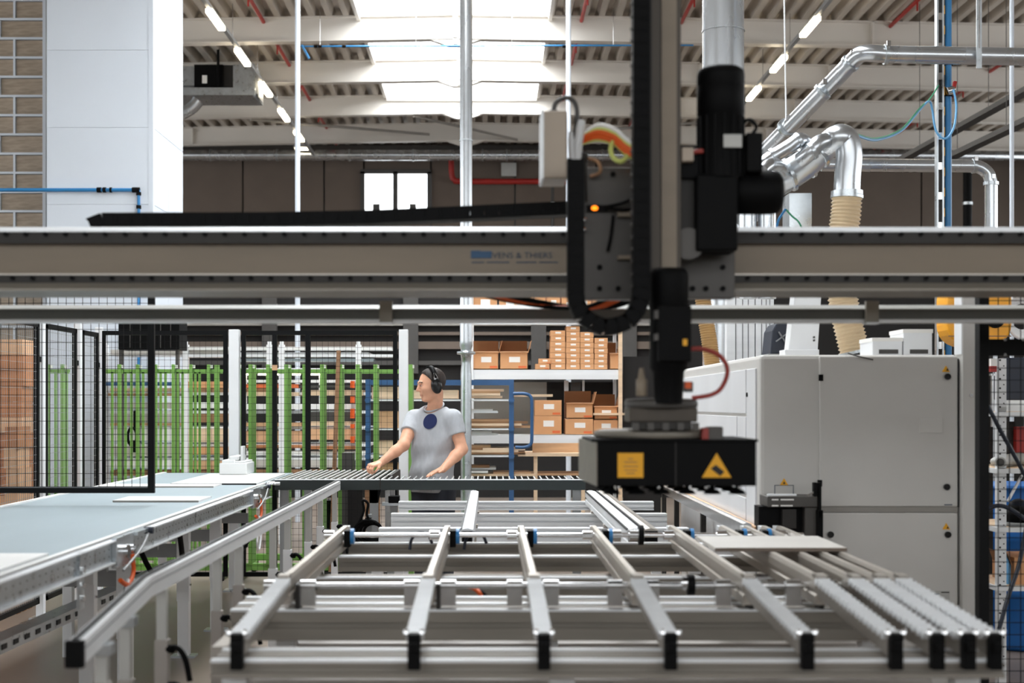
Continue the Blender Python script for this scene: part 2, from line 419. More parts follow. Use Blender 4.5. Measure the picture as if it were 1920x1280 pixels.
# red sprinkler pipes under the deck
for k, (xx, lab) in enumerate(((-3.75,'red sprinkler pipe under the roof near the left light row'), (.95+.55,'red sprinkler pipe just right of the skylight'), (3.15,'red sprinkler pipe between skylight and right light row'), (6.6,'red sprinkler pipe right of the right light row'), (9.3,'red sprinkler pipe at the far right of the roof'))):
    t = thing('sprinkler_pipe', lab, 'pipe', group='red sprinkler pipes under the roof')
    z = zdeck(xx) - .06; MB().cyl((xx,6,z),(xx,34.5,z), .032, 8).build('tube', 'red_pipe', t)
    for y in (19,22,25,28,31): MB().cyl((xx,y,z),(xx,y,z-.16), .016, 6).build('sprinkler_head', 'red_pipe', t)
# blue compressed-air line on the first beams
t = thing('air_line', 'thin blue compressed-air line crossing under the skylight', 'pipe')
yy = 22.9; z = Z(87,yy)
MB().tube([(X(560,yy),yy,z),(X(1300,yy),yy,z+.02)], .014, 8).build('tube', 'blue_pipe', t)
MB().tube([(X(566,yy),yy,z+.02),(X(575,yy),yy,z-.12),(X(580,yy),yy,z-.2)], .02, 8).build('drop_valve', 'blue_pipe', t)
for px in (600,780,960,1150): MB().cyl((X(px,yy),yy,z),(X(px,yy),yy,zdeck(X(px,yy)) if abs(X(px,yy)-RX) > 1.5 else 7.9), .004, 6).build('hanger', 'steel', t)
for px in (592,600,645,1058): MB().cyl((X(px,yy)-.03,yy,z),(X(px,yy)+.03,yy,z), .024, 8).build('fitting', 'black', t)
# blue line on the shaft
t = thing('air_line', 'blue air pipe with black fittings running across the white shaft', 'pipe')
yy = 16.97; z = Z(356,yy)
MB().tube([(X(-120,yy),yy,z),(X(258,yy),yy,z)], .022, 10).build('tube', 'blue_pipe', t)
MB().tube([(X(260,yy),yy,z),(X(260,yy),yy,0.05)], .018, 10).build('down_tube', 'blue_pipe', t)
for a, b in ((182,190),(193,199),(206,210),(248,262)): MB().cyl((X(a,yy),yy,z),(X(b,yy),yy,z), .032, 10).build('fitting', 'black', t)
for py in (363,388): MB().cyl((X(260,yy),yy,Z(py,yy)-.02),(X(260,yy),yy,Z(py,yy)+.02), .03, 10).build('fitting', 'black', t)
# light rows
def light_row(x, ys, lab):
    t = thing('light_row', lab, 'ceiling light', group='rows of tube lights under the roof')
    z = 7.3
    Bx('trunking', 'grey_paint', t, x-.03, x+.03, ys[0]-2, ys[-1]+2.5, z+.03, z+.09)
    for y in ys:
        f = Bx('lamp', 'lamp_tube', t, x-.05, x+.05, y-.5, y+.5, z-.03, z+.03)
        MB().cyl((x,y-.9,z+.09),(x,y-.9,zdeck(x)), .006, 6).build('hanger', 'steel', t)
    return t
light_row(-4.1, [21.2,23.5,25.9,28.2,30.4], 'left row of warm tube lights running back under the roof')
light_row(4.85, [14.7,17.0,19.3,21.6,23.95,26.25,28.6,30.9], 'right row of warm tube lights running back under the roof')
t = thing('wall_lamp', 'warm lamp glowing at the rear duct below the left light row', 'lamp')
PB('lamp', 'lamp_tube', t, 553, 578, 276, 280, 33.2, .1); PB('housing', 'grey_paint', t, 550, 581, 270, 276, 33.2, .15)
# vent unit at the roof
t = thing('vent_unit', 'galvanised roof vent unit with dark fan opening beside the shaft', 'ventilator')
YV = 25.55
PB('tray', 'galv', t, 325, 478, 164, 178, YV-.1, .9); PB('fan_box', 'black', t, 364, 418, 121, 163, YV, .6)
PB('fan_recess', 'gantry_dark', t, 418, 437, 122, 163, YV+.05, .5); PB('end_plate', 'galv', t, 437, 449, 121, 164, YV-.02, .6)
PB('side_box', 'galv', t, 325, 364, 124, 160, YV+.1, .6)
MB().prism([(X(449,YV),Z(121,YV)),(X(478,YV),Z(120,YV)),(X(478,YV),Z(182,YV)),(X(449,YV),Z(166,YV))], 'y', YV-.05, YV+.6).build('outlet_hood', 'galv', t)
for k in range(3): PB('louvre', 'grey_paint', t, 478.5+k*2.5, 480+k*2.5, 128+k*9, 170+k*6, YV-.02+k*.03, .5)
PB('label_plate', 'paper', t, 379, 388, 141, 156, YV-.02, .015)
MB().cyl(P(409,88,YV-.05), P(409,160,YV-.05), .025, 8).build('pull_rod', 'black', t)
MB().tube(smooth_path([P(372,188,YV),P(360,202,YV),P(335,215,YV),P(300,222,YV)],5), .11, 14).build('elbow', 'duct', t)
# dark trusses far right
for k, (a, b, lab) in enumerate(((P(1960,150,19), P(1690,300,23), 'upper dark diagonal cable tray at the right roof side'), (P(1960,210,18), P(1770,300,21), 'lower dark diagonal cable tray at the right roof side'))):
    t = thing('cable_tray', lab, 'cable tray'); MB().bar(a, b, .16, .07).build('tray', 'frame_dark', t)
    a, b = Vector(a), Vector(b)
    for q in range(2):
        p = a.lerp(b, .35+.5*q); MB().cyl(p, (p.x, p.y, zdeck(p.x)), .005, 6).build('hanger', 'frame_dark', t)
for px, m, lab in ((1814,'black','dark vertical pipe behind the downturned duct'), (1036,'frame_dark','dark slim conduit on the rear wall right of the notice')):
    t = thing('wall_conduit', lab, 'pipe'); yy = 26 if px > 1500 else 34.6
    MB().cyl((X(px,yy),yy,0),(X(px,yy),yy,Z(318,yy)), .08 if px > 1500 else .04, 12).build('tube', m, t)
    MB().cyl((X(px,yy),yy,Z(384,yy)),(X(px,yy),yy,Z(379,yy)), .095 if px > 1500 else .05, 12).build('collar', 'galv', t)
# ---------------------------------------------------------------- gantry beam across the front
def text_mesh(name, txt, size, mat_, parent, loc, rot=(math.pi/2,0,0), sx=1., ext=.0006, align='LEFT'):
    c = bpy.data.curves.new(name, 'FONT'); c.body = txt; c.size = size; c.extrude = ext; c.align_x = align; c.resolution_u = 3
    o = bpy.data.objects.new(name, c); COL.objects.link(o)
    bpy.context.view_layer.update()
    me = bpy.data.meshes.new_from_object(o.evaluated_get(bpy.context.evaluated_depsgraph_get()))
    bpy.data.objects.remove(o); me.materials.append(M[mat_])
    q = bpy.data.objects.new(name, me); _link(q, parent, loc); q.rotation_euler = rot; q.scale = (sx,1,1)
    return q
YB = 4.8
def zb(p): return Z(p, YB)
gb = thing('gantry_beam', 'beige gantry beam with blue maker logo crossing the whole picture', 'gantry')
xl, xr = -3.1, 3.1
MB().prism([(YB,zb(532)),(YB,zb(456)),(YB-.02,zb(452)),(YB-.02,zb(438)),(YB+.24,zb(438)),(YB+.24,zb(532))], 'x', xl, xr).build('web', 'gantry_beige', gb, .002)
Bx('upper_band', 'gantry_dark', gb, xl, xr, YB-.03, YB-.018, zb(458), zb(437))
MB().prism([(YB-.034,zb(437)),(YB-.034,zb(434.5)),(YB-.008,zb(426)),(YB+.3,zb(426)),(YB+.3,zb(437))], 'x', xl, xr).build('top_flange', 'alu_white', gb)
Bx('lower_band', 'gantry_dark', gb, xl, xr, YB-.022, YB+.0, zb(531), zb(517))
Bx('light_strip', 'alu', gb, xl, xr, YB-.026, YB-.002, zb(517), zb(514))
MB().prism([(YB-.05,zb(547)),(YB-.05,zb(543)),(YB-.02,zb(531)),(YB+.26,zb(531)),(YB+.26,zb(547))], 'x', xl, xr).build('bottom_flange', 'gantry_grey', gb)
b0 = None
for py, yy in ((441, YB-.034), (522.5, YB-.026)):
    x = X(-20, YB) + (.02 if py > 500 else 0)
    while x < X(1940, YB):
        if not (X(1060,YB) < x < X(1390,YB)):
            if b0 is None: b0 = MB().cyl((x,yy-.005,zb(py)),(x,yy+.006,zb(py)), .0075, 8).build('bolt', 'black', gb)
            else: inst(b0, 'bolt', (x, yy, zb(py)), gb)
        x += .0667
lx = X(883,YB)
lg = Bx('logo_block', 'blue_ink', gb, lx, X(922,YB), YB-.004, YB+.001, zb(484), zb(471))
Bx('logo_block', 'blue_ink', gb, lx, X(901,YB), YB-.005, YB+.001, zb(484), zb(470))
text_mesh('logo_lettering', 'VENS & THIERS', .029, 'faded_ink', gb, (X(923,YB), YB-.003, zb(484)), sx=1.05)
for a, b in ((884,908),(912,955),(968,1006),(1011,1046)): Bx('small_print', 'faded_ink', gb, X(a,YB), X(b,YB), YB-.002, YB+.001, zb(493), zb(490.5))
for px in (-900, 2750):                                     # legs carrying the beam, outside the view
    x = -3.02 if px < 0 else 3.02
    Bx('leg', 'gantry_grey', gb, x-.08, x+.08, YB+.02, YB+.2, 0, zb(530))
# guide rail under it
YR = 5.3
gr = thing('guide_rail', 'dark grey guide rail hanging just below the gantry beam', 'rail')
def zr(p): return Z(p, YR)
MB().prism([(YR,zr(603)),(YR,zr(579)),(YR+.05,zr(570.5)),(YR+.08,zr(570.5)),(YR+.08,zr(603))], 'x', -3.3, 3.3).build('rail', 'rail_dark', gr)
MB().prism([(YR-.006,zr(604)),(YR-.006,zr(600.5)),(YR+.0,zr(598)),(YR+.08,zr(598)),(YR+.08,zr(604))], 'x', -3.3, 3.3).build('lower_lip', 'alu_white', gr)
MB().prism([(YR-.003,zr(580)),(YR-.003,zr(578.5)),(YR+.048,zr(570)),(YR+.079,zr(570)),(YR+.079,zr(580))], 'x', -3.3, 3.3).build('upper_edge', 'grey_label', gr)  # light caught on the rail's chamfer, put in as a paler strip
for px in (724.5, 1632):
    Bx('bracket', 'gantry_grey', gr, X(px-12,YR), X(px+12,YR), YR-.03, YR-.008, zr(607), zb(545)); Bx('bracket_foot', 'alu_white', gr, X(px-12,YR), X(px+12,YR), YR-.04, YR+.02, zr(608), zr(605))
# cables sagging under the beam
for k, (m, d) in enumerate((('orange_cable',0),('black',14),('orange_cable',-12),('black',-26),('black',26))):
    t = MB().tube(smooth_path([P(870+d,540,5.15),P(925+d,552,5.15),P(990+d,566,5.2),P(1060+d,576,5.2),P(1130+d,574,5.15),P(1190+d,545,5.1)],5), .008, 6).build('beam_cable', m)
    tag(t, ['orange cable nearest the logo side','black cable between two orange ones','orange cable left of the black one','leftmost black cable','rightmost black cable'][k] + ' sagging under the gantry beam', 'cable', 'cables sagging under the gantry beam')

# ---------------------------------------------------------------- carriage with column, motors and gripper
ca = thing('gantry_carriage', 'dark gantry carriage with motors and vacuum gripper box', 'machine head')
Y1 = 4.66
def C(p): return X(p, Y1)
def D(p): return Z(p, Y1)
Bx('carriage_plate', 'plate_grey', ca, C(1096), C(1216), Y1+.02, Y1+.1, D(560), D(312), .003)
Bx('carriage_plate', 'plate_grey', ca, C(1274), C(1380), Y1+.02, Y1+.1, D(558), D(312), .003)
Bx('rear_plate', 'gantry_dark', ca, C(1110), C(1370), Y1+.1, Y1+.13, D(556), D(330))
for px, py in ((1150,325),(1125,500),(1160,540),(1125,540),(1190,500),(1300,540),(1325,540),(1357,540),(1357,500),(1300,335)): MB().cyl((C(px),Y1+.012,D(py)),(C(px),Y1+.03,D(py)), .009, 10).build('bolt', 'black', ca)
Y2 = 4.5
def C2(p): return X(p, Y2)
def D2(p): return Z(p, Y2)
Bx('column', 'column_brown', ca, C2(1214), C2(1277), Y2, Y2+.16, D2(512), D2(-160), .003)
Bx('column_strip', 'gantry_beige', ca, C2(1240), C2(1268), Y2-.012, Y2, D2(505), D2(-160))
Bx('column_rail', 'gantry_dark', ca, C2(1212), C2(1222), Y2-.006, Y2+.02, D2(505), D2(-160))
Bx('rack_mount', 'gantry_dark', ca, C2(1278), C2(1316), Y2+.06, Y2+.15, D2(480), D2(310), .004)
MB().cyl((C2(1293),Y2+.02,D2(455)),(C2(1293),Y2+.07,D2(455)), .05, 20).build('pinion_cover', 'plate_grey', ca)
# vertical motor
xm, ym = C2(1357), Y2+.06; r = 45*Y2/F
vm = MB().lathe([(r*.3,D2(119)),(r*.8,D2(120)),(r*.96,D2(125)),(r,D2(134)),(r,D2(152)),(r*.975,D2(154)),(r,D2(156)),(r,D2(208)),(r*.96,D2(210)),(r*.96,D2(330))], (xm,ym,0), n=32).build('vertical_motor', 'black', ca)
for k in range(16):
    a = 2*math.pi*k/16; MB().bx(xm+r*.98*math.cos(a)-.003, xm+r*.98*math.cos(a)+.003, ym+r*.98*math.sin(a)-.003, ym+r*.98*math.sin(a)+.003, D2(325), D2(214)).build('cooling_fin', 'black', vm)
Bx('type_plate', 'grey_label', vm, C2(1355), C2(1389), ym-r-.004, ym-r+.004, D2(278), D2(254))
Bx('gearbox', 'black', ca, C2(1306), C2(1384), Y2-.0, Y2+.14, D2(470), D2(325), .008)
Bx('terminal_box', 'black', ca, C2(1400), C2(1431), Y2+.0, Y2+.1, D2(322), D2(248), .006)
MB().tube(smooth_path([(C2(1412),Y2+.05,D2(250)),(C2(1424),Y2+.05,D2(232)),(C2(1410),Y2+.08,D2(215)),(C2(1395),Y2+.1,D2(235))],4), .006, 6).build('terminal_cable', 'black', ca)
rh = 42*Y2/F
MB().lathe([(rh*.9,C2(1384)),(rh,C2(1388)),(rh,C2(1455)),(rh*.95,C2(1468)),(rh*.75,C2(1476)),(rh*.3,C2(1479))], (0,Y2+.09,D2(353)), axis='x', n=32).build('horizontal_motor', 'black', ca)
Bx('gear_bracket', 'black', ca, C2(1280), C2(1312), Y2+.03, Y2+.12, D2(330), D2(285))
Bx('sensor_block', 'control_box', ca, C2(1278), C2(1300), Y2-.01, Y2+.05, D2(303), D2(277), .003)
MB().cyl((C2(1300),Y2+.02,D2(283)),(C2(1320),Y2+.02,D2(281)), .008, 8).build('sensor_plug', 'red_hose', ca)
# control box with cable loop
cbx = Bx('control_box', 'control_box', ca, C(1014), C(1060), Y1-.12, Y1+.06, D(345), D(221), .006)
Bx('box_edge', 'alu_white', cbx, C(1012), C(1017), Y1-.125, Y1+.04, D(346), D(221))
MB().cyl((C(1037),Y1-.03,D(221)),(C(1037),Y1-.03,D(211)), .017, 10).build('cable_gland', 'plate_grey', cbx)
MB().tube(smooth_path([(C(1037),Y1-.03,D(212)),(C(1042),Y1-.03,D(196)),(C(1058),Y1-.03,D(187)),(C(1074),Y1-.03,D(193)),(C(1081),Y1-.03,D(215)),(C(1078),Y1-.02,D(255)),(C(1076),Y1,D(320))],5), .008, 8).build('cable_loop', 'frame_dark', cbx)
MB().tube(smooth_path([(C(1088),Y1-.02,D(230)),(C(1086),Y1-.03,D(255)),(C(1082),Y1-.02,D(285)),(C(1084),Y1,D(340))],5), .015, 10).build('white_hose', 'white_paint', ca)
MB().tube(smooth_path([(C(1072),Y1-.01,D(250)),(C(1071),Y1-.02,D(275)),(C(1076),Y1,D(330))],5), .011, 8).build('white_hose', 'white_paint', ca)
MB().tube(smooth_path([(C(1096),Y1-.01,D(290)),(C(1093),Y1-.02,D(320)),(C(1094),Y1-.02,D(380))],5), .013, 8).build('dark_hose', 'gantry_dark', ca)
for k, (m, d, rr) in enumerate((('orange_cable',0,.013),('lime_cable',-7,.009),('paper',-14,.008),('orange_cable',8,.010),('lime_cable',12,.007))):
    MB().tube(smooth_path([(C(1092),Y1,D(262+d*.5)),(C(1120),Y1-.04,D(254+d)),(C(1150),Y1-.07,D(266+d)),(C(1168),Y1-.09,D(285+d)),(C(1190),Y1-.1,D(298+d)),(C(1210),Y1-.06,D(292+d))],5), rr, 8).build('signal_cable', m, ca)
MB().tube([(C(1157)+.028*math.cos(a), Y1-.085+.02*math.sin(a), D(290)+.04*math.sin(a)) for a in [2*math.pi*k/16 for k in range(16)]], .008, 8, closed=True).build('cable_tie_ring', 'lime_cable', ca)
MB().tube(smooth_path([(C(1095),Y1,D(296)),(C(1118),Y1-.03,D(305)),(C(1124),Y1-.03,D(325)),(C(1108),Y1,D(330))],4), .006, 6).build('loose_cable', 'wood_brown', ca)
MB().ell((C(1115),Y1+.0,D(390)), (.011,.01,.008), 12, 8).build('orange_indicator', 'orange_led', ca)
Bx('indicator_body', 'black', ca, C(1100), C(1140), Y1+.004, Y1+.02, D(396), D(384))
for a, b in (((1135,388),(1192,370)), ((1138,390),(1190,392)), ((1150,405),(1140,470))): MB().tube(smooth_path([(C(a[0]),Y1+.0,D(a[1])),(C((a[0]+b[0])/2),Y1-.02,D((a[1]+b[1])/2+4)),(C(b[0]),Y1,D(b[1]))],4), .006, 6).build('sensor_cable', 'black', ca)
Bx('sensor_tab', 'gantry_beige', ca, C(1158), C(1184), Y1-.01, Y1+.02, D(406), D(396)); Bx('sensor_tab', 'gantry_beige', ca, C(1158), C(1184), Y1-.01, Y1+.02, D(486), D(479))
for py in (413,432): MB().ell((C(1095),Y1-.01,D(py)), (.009,.009,.009), 10, 6).build('steel_screw', 'chrome', ca)
# spindle motor
xs, ys_ = C2(1252), Y2-.02; r = 37*Y2/F
MB().lathe([(r*.3,D2(503)),(r*.8,D2(505)),(r*.97,D2(512)),(r,D2(522)),(r,D2(576)),(r*.95,D2(580)),(r*.95,D2(690)),(r*.78,D2(698)),(r*.7,D2(756))], (xs,ys_,0), n=32).build('spindle_motor', 'black', ca)
Bx('spindle_box', 'black', ca, C2(1228), C2(1289), ys_-r-.01, ys_, D2(680), D2(575), .006)
Bx('spindle_sticker', 'yellow_sign', ca, C2(1273), C2(1281), ys_-r-.012, ys_-r-.008, D2(650), D2(638))
for a, b in ((585,600),(628,640)): Bx('connector', 'plate_grey', ca, C2(1222), C2(1230), ys_-r-.006, ys_-.01, D2(b), D2(a))
MB().lathe([(.016,D2(742)),(.018,D2(740)),(.018,D2(712)),(.012,D2(708)),(.007,D2(690))], (C2(1203),Y2,0), n=14).build('valve_cup', 'gantry_beige', ca)
MB().lathe([(.115,D2(764)),(.118,D2(760)),(.118,D2(754)),(.112,D2(748)),(.06,D2(746))], (xs-.012,Y2+.08,0), n=32).build('mount_flange', 'plate_grey', ca)
Bx('mount_block', 'column_brown', ca, C2(1180), C2(1308), Y2+.0, Y2+.18, D2(791), D2(764), .004)
Bx('mount_block', 'gantry_dark', ca, C2(1196), C2(1296), Y2-.01, Y2+.17, D2(806), D2(790), .004)
for a in range(5): Bx('spring_clip', 'plate_grey', ca, C2(1185+a*28), C2(1197+a*28), Y2-.02, Y2+.0, D2(806), D2(792))
MB().lathe([(.19,D2(822)),(.2,D2(818)),(.2,D2(810)),(.17,D2(806)),(.05,D2(805))], (xs-.02,Y2+.2,0), n=36).build('swivel_plate', 'gantry_grey', ca)
Bx('valve_motor', 'plate_grey', ca, C2(1330), C2(1358), Y2+.02, Y2+.1, D2(826), D2(800), .004); Bx('valve_cap', 'red_hose', ca, C2(1318), C2(1331), Y2+.02, Y2+.07, D2(824), D2(802), .003)
MB().tube(smooth_path([(C2(1286),Y2+.0,D2(655)),(C2(1318),Y2+.0,D2(654)),(C2(1352),Y2+.01,D2(668)),(C2(1366),Y2+.02,D2(695)),(C2(1356),Y2+.03,D2(726)),(C2(1336),Y2+.03,D2(740)),(C2(1300),Y2+.03,D2(746))],6), .0075, 8).build('red_air_hose', 'red_hose', ca)
Bx('hose_valve', 'plate_grey', ca, C2(1284), C2(1300), Y2, Y2+.04, D2(735), D2(715), .003); Bx('hose_valve', 'orange_cable', ca, C2(1284), C2(1296), Y2-.002, Y2+.02, D2(728), D2(716))
# gripper box: tapered plan
Y3 = 4.52; Y3b = 4.98
fx0, fx1 = X(1120,Y3), X(1418,Y3); zt, zl = Z(828,Y3), Z(911,Y3)
gx = MB().prism([(fx0,Y3),(fx1,Y3),(fx1-.02,Y3b),(X(1087,Y3b),Y3b)], 'z', zl, zt).build('gripper_box', 'black', ca, .003)
MB().prism([(fx0-.004,Y3+.003),(fx0+.0,Y3+.003),(X(1087,Y3b),Y3b),(X(1087,Y3b)-.004,Y3b)], 'z', zl, zt).build('cheek_plate', 'gantry_grey', gx)
Bx('cover_lip', 'black', gx, fx0-.02, fx1+.004, Y3-.01, Y3b, zt, zt+.008)
Bx('centre_joint', 'gantry_dark', gx, X(1266,Y3), X(1268,Y3), Y3-.002, Y3+.002, zl, zt)
ws = Bx('warning_square', 'yellow_sign', gx, X(1158,Y3), X(1206,Y3), Y3-.004, Y3, Z(895,Y3), Z(849,Y3))
def tri(px, py, h, yy, name, parent, m='yellow_sign', edge=True):
    w_ = h*.6
    pts = [(X(px-w_,yy),Z(py,yy)),(X(px+w_,yy),Z(py,yy)),(X(px,yy),Z(py-h,yy))]
    o = MB().prism(pts, 'y', yy-.003, yy).build(name, m, parent)
    return o
tri(1343.5, 895, 46, Y3-.001, 'warning_triangle', gx)
MB().prism([(X(a,Y3),Z(b,Y3)) for a, b in ((1332,878),(1342,871),(1358,884),(1350,892))], 'y', Y3-.006, Y3-.002).build('hand_pictogram', 'ink', gx)
for yy_, hw in ((860,5),(866,12),(874,14),(881,12),(887,8)): Bx('sign_line', 'wood_brown', gx, X(1182-hw,Y3), X(1182+hw,Y3), Y3-.0055, Y3-.003, Z(yy_+.8,Y3), Z(yy_-.8,Y3))
cup = None
for i in range(6):
    for j in range(3):
        c = (fx0+.05+i*(fx1-fx0-.1)/5, Y3+.06+j*.15, zl-.012)
        if cup is None: cup = MB().lathe([(.008,.012),(.008,.0),(.02,-.004),(.03,-.016)], c, n=14).build('suction_cup', 'black', ca)
        else: inst(cup, 'suction_cup', Vector(c)+Vector((0,0,-.002)), ca)
for px in (1160,1236,1325,1388): MB().ell((X(px,Y3),Y3+.01,zl-.004), (.006,.006,.006), 8, 6).build('cup_screw', 'chrome', ca)
for px in (1215,1285): MB().bar((X(px-14,Y3),Y3+.1,zt+.01),(X(px+14,Y3),Y3+.1,zt+.028), .02, .008).build('spring_plate', 'chrome', ca)
MB().tube([(X(1240+i*5,Y3), Y3+.12+.012*math.sin(i*2.2), zt+.018+.012*math.cos(i*2.2)) for i in range(16)], .004, 6).build('coil_spring', 'white_paint', ca)

# energy chains: links on a path
def chain(name, label, path, link, w, h, m, smooth=False):
    t = thing(name, label, 'cable chain')
    p = [Vector(q) for q in path]; seg = [(p[i+1]-p[i]).length for i in range(len(p)-1)]; L = sum(seg); n = int(L/link)
    src = None
    for k in range(n):
        s = (k+.5)*L/n; i = 0
        while s > seg[i] and i < len(seg)-1: s -= seg[i]; i += 1
        c = p[i].lerp(p[i+1], s/seg[i]); d = (p[i+1]-p[i]).normalized()
        ang = math.atan2(-d.z, d.x)
        if src is None:
            l2 = link*.53
            mb = MB().prism([(-l2,-h/2),(l2,-h/2),(l2*1.06,-h*.2),(l2*1.06,h*.2),(l2,h/2),(-l2,h/2),(-l2*.8,h*.2),(-l2*.8,-h*.2)], 'y', -w/2, w/2)
            mb.bx(-l2*.55, l2*.55, -w/2-.002, w/2+.002, -h*.3, h*.3)
            src = mb.build('chain_link', m, t, origin=(0,0,0)); src.location = c - WO[t.name]; WO[src.name] = c; src.rotation_euler = (0,ang,0)
        else: inst(src, 'chain_link', c, t, rot=(0,ang,0))
    return t
YK = 4.42
def K(a, b): return (X(a,YK), YK, Z(b,YK))
path = [K(1079,300), K(1079,545)] + [K(1140-61*math.cos(a), 552+61*math.sin(a)) for a in [math.pi*k/12 for k in range(13)]] + [K(1201,540), K(1201,-160)]
ch = chain('cable_chain', 'black vertical cable chain looping under the carriage', path, .037, .07, .052, 'chain_black')
for k in range(24): MB().ell(K(1185,8+k*23), (.006,.006,.007), 8, 6).build('link_pin', 'plate_grey', ch)
YQ = 4.98
path = [P(172,424,YQ), P(198,414,YQ), P(500,413,YQ), P(700,409,YQ), P(900,400,YQ), P(1070,392,YQ)]
chain('cable_chain', 'long flat black cable chain lying along the top of the gantry beam', path, .05, .09, .046, 'chain_black')
t = thing('chain_tray', 'narrow sheet tray under the flat cable chain', 'tray'); Bx('tray', 'gantry_grey', t, -2.6, X(1075,YQ), YQ-.06, YQ+.1, zb(426), zb(424))
# ---------------------------------------------------------------- aluminium transfer table in the foreground
def tslot(y0, y1, z0, z1, ng_top=1, ng_front=1, g=.008, dep=.008):     # profile cross-section with open grooves
    pts = [(y1,z0),(y0,z0)]
    if ng_front:
        st = (z1-z0)/ng_front
        for i in range(ng_front):
            c = z0+(i+.5)*st; pts += [(y0,c-g/2),(y0+dep,c-g/2),(y0+dep,c+g/2),(y0,c+g/2)]
    pts.append((y0,z1))
    if ng_top:
        st = (y1-y0)/ng_top
        for i in range(ng_top):
            c = y0+(i+.5)*st; pts += [(c-g/2,z1),(c-g/2,z1-dep),(c+g/2,z1-dep),(c+g/2,z1)]
    pts.append((y1,z1)); return pts
tt = thing('transfer_table', 'aluminium transfer table with nine belt rails in the foreground', 'table')
RXS = [-.685,-.207,.144,.486,.855,1.094,1.206,1.29,1.362]
xL, xR = -.775, 1.40
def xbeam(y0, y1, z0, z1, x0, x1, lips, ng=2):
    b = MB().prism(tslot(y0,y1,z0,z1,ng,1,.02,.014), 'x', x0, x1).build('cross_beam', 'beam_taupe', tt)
    for a, c in lips: Bx('beam_lip', 'alu_white', b, x0, x1, a, c, z1-.004, z1+.004)  # white strips paint in the skylight reflected by the beam tops
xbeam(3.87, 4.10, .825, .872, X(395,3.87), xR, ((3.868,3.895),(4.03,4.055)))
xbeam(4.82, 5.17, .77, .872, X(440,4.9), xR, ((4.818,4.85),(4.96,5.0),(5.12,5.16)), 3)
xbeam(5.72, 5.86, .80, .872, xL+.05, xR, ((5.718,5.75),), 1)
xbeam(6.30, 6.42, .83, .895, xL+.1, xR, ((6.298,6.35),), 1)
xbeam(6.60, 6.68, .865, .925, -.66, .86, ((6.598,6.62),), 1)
for y0, y1, z0, z1 in ((4.5,4.62,.55,.70),(5.3,5.42,.52,.68),(6.0,6.1,.55,.70)): Bx('lower_beam', 'taupe_tube', tt, xL, xR, y0, y1, z0, z1, .004)
MB().prism([(xL-.03,.83),(xL+.012,.83),(xL+.012,.872),(xL-.03,.872)], 'y', 4.10, 6.6).build('side_beam', 'alu', tt)
Bx('side_beam', 'alu', tt, xR-.04, xR, 4.10, 6.6, .80, .85)
for x in (xL+.06, .2, 1.33):
    for y in (4.0, 5.0, 6.36): Bx('leg', 'white_paint', tt, x-.035, x+.035, y-.035, y+.035, 0, .80 if y > 4.5 else .825, .003)
for i, x in enumerate(RXS):
    w_ = .034 if i < 6 else .029
    # rear, level section; front section dips towards the camera
    rl = MB().prism([(x-w_/2,.905),(x+w_/2,.905),(x+w_/2,.935),(x+w_*.32,.94),(x+w_*.32,.95),(x+w_/2,.955),(x+w_/2,.985),(x+w_*.3,.998),(x-w_*.3,.998),(x-w_/2,.985),(x-w_/2,.955),(x-w_*.32,.95),(x-w_*.32,.94),(x-w_/2,.935)], 'y', 4.72, 6.72)
    rail = rl.build('rail', 'alu_warm', tt)
    fz0, fz1 = .948, .995
    fr = MB()
    for xa, xb, za, zb_ in ((x-w_*.3,x+w_*.3,-.065,-.014),):
        fr.add([(xa,3.86,fz0+za),(xb,3.86,fz0+za),(xb,4.72,fz1+za),(xa,4.72,fz1+za),(xa,3.86,fz0+zb_),(xb,3.86,fz0+zb_),(xb,4.72,fz1+zb_),(xa,4.72,fz1+zb_)],
               [(0,3,2,1),(4,5,6,7),(0,1,5,4),(1,2,6,5),(2,3,7,6),(3,0,4,7)])
    fro = fr.build('rail_nose', 'alu', tt)
    rp = MB(); pw = w_/2 + (.007 if i < 6 else .012); nn = 18
    for k in range(nn):
        tq = (k+.5)/nn; y = 3.87+tq*.84; z = fz0+tq*(fz1-fz0)-.009
        rp.cyl((x-pw,y,z),(x+pw,y,z), .0125, 10)
    tag(rp.build('roller_pins', 'alu_white', fro), kind='stuff')
    MB().bar((x,4.69,1.0),(x,4.76,1.0), w_*1.05, .014).build('joint_plate', 'alu', rail)
    ec = MB().bx(x-.017, x+.017, 3.825, 3.862, .855, .952); ec.bx(x-.012, x+.012, 3.81, 3.83, .905, .93)
    eo = ec.build('end_cap', 'black', fro, .003)
    for sx in (-.021, .021):
        MB().lathe([(.0085,0),(.0085,.012),(.005,.018)], (x+sx,3.84,.945), n=10).build('cap_screw', 'chrome', fro)
    # rear pulley
    MB().bx(x-.014, x+.014, 6.72, 6.80, .93, .992).build('rear_guide', 'alu_white', rail)
    if i < 7:
        Bx('bearing_block', 'black', tt, x+.022, x+.05, 6.42, 6.50, .925, 1.0, .003)
        MB().cyl((x+.05,6.455,.972),(x+.066,6.455,.972), .036, 16).build('blue_pulley', 'pulley_blue', tt)
    MB().cyl((x-.07,6.455,.978),(x-.025,6.455,.978), .022, 14).build('shaft_collar', 'chrome', tt)
    for sx in (-.062, .062):
        c = MB().cyl((x+sx-.026,4.86,.952),(x+sx+.026,4.86,.952), .02, 14); c.bx(x+sx-.026, x+sx+.026, 4.84, 4.88, .885, .945)
        c.build('coupling', 'steel', tt)
    Bx('rail_foot', 'gantry_dark', tt, x+.022, x+.036, 4.82, 4.9, .872, .96)
MB().cyl((-.75,6.455,.978),(1.42,6.455,.978), .011, 12).build('drive_shaft', 'chrome', tt)
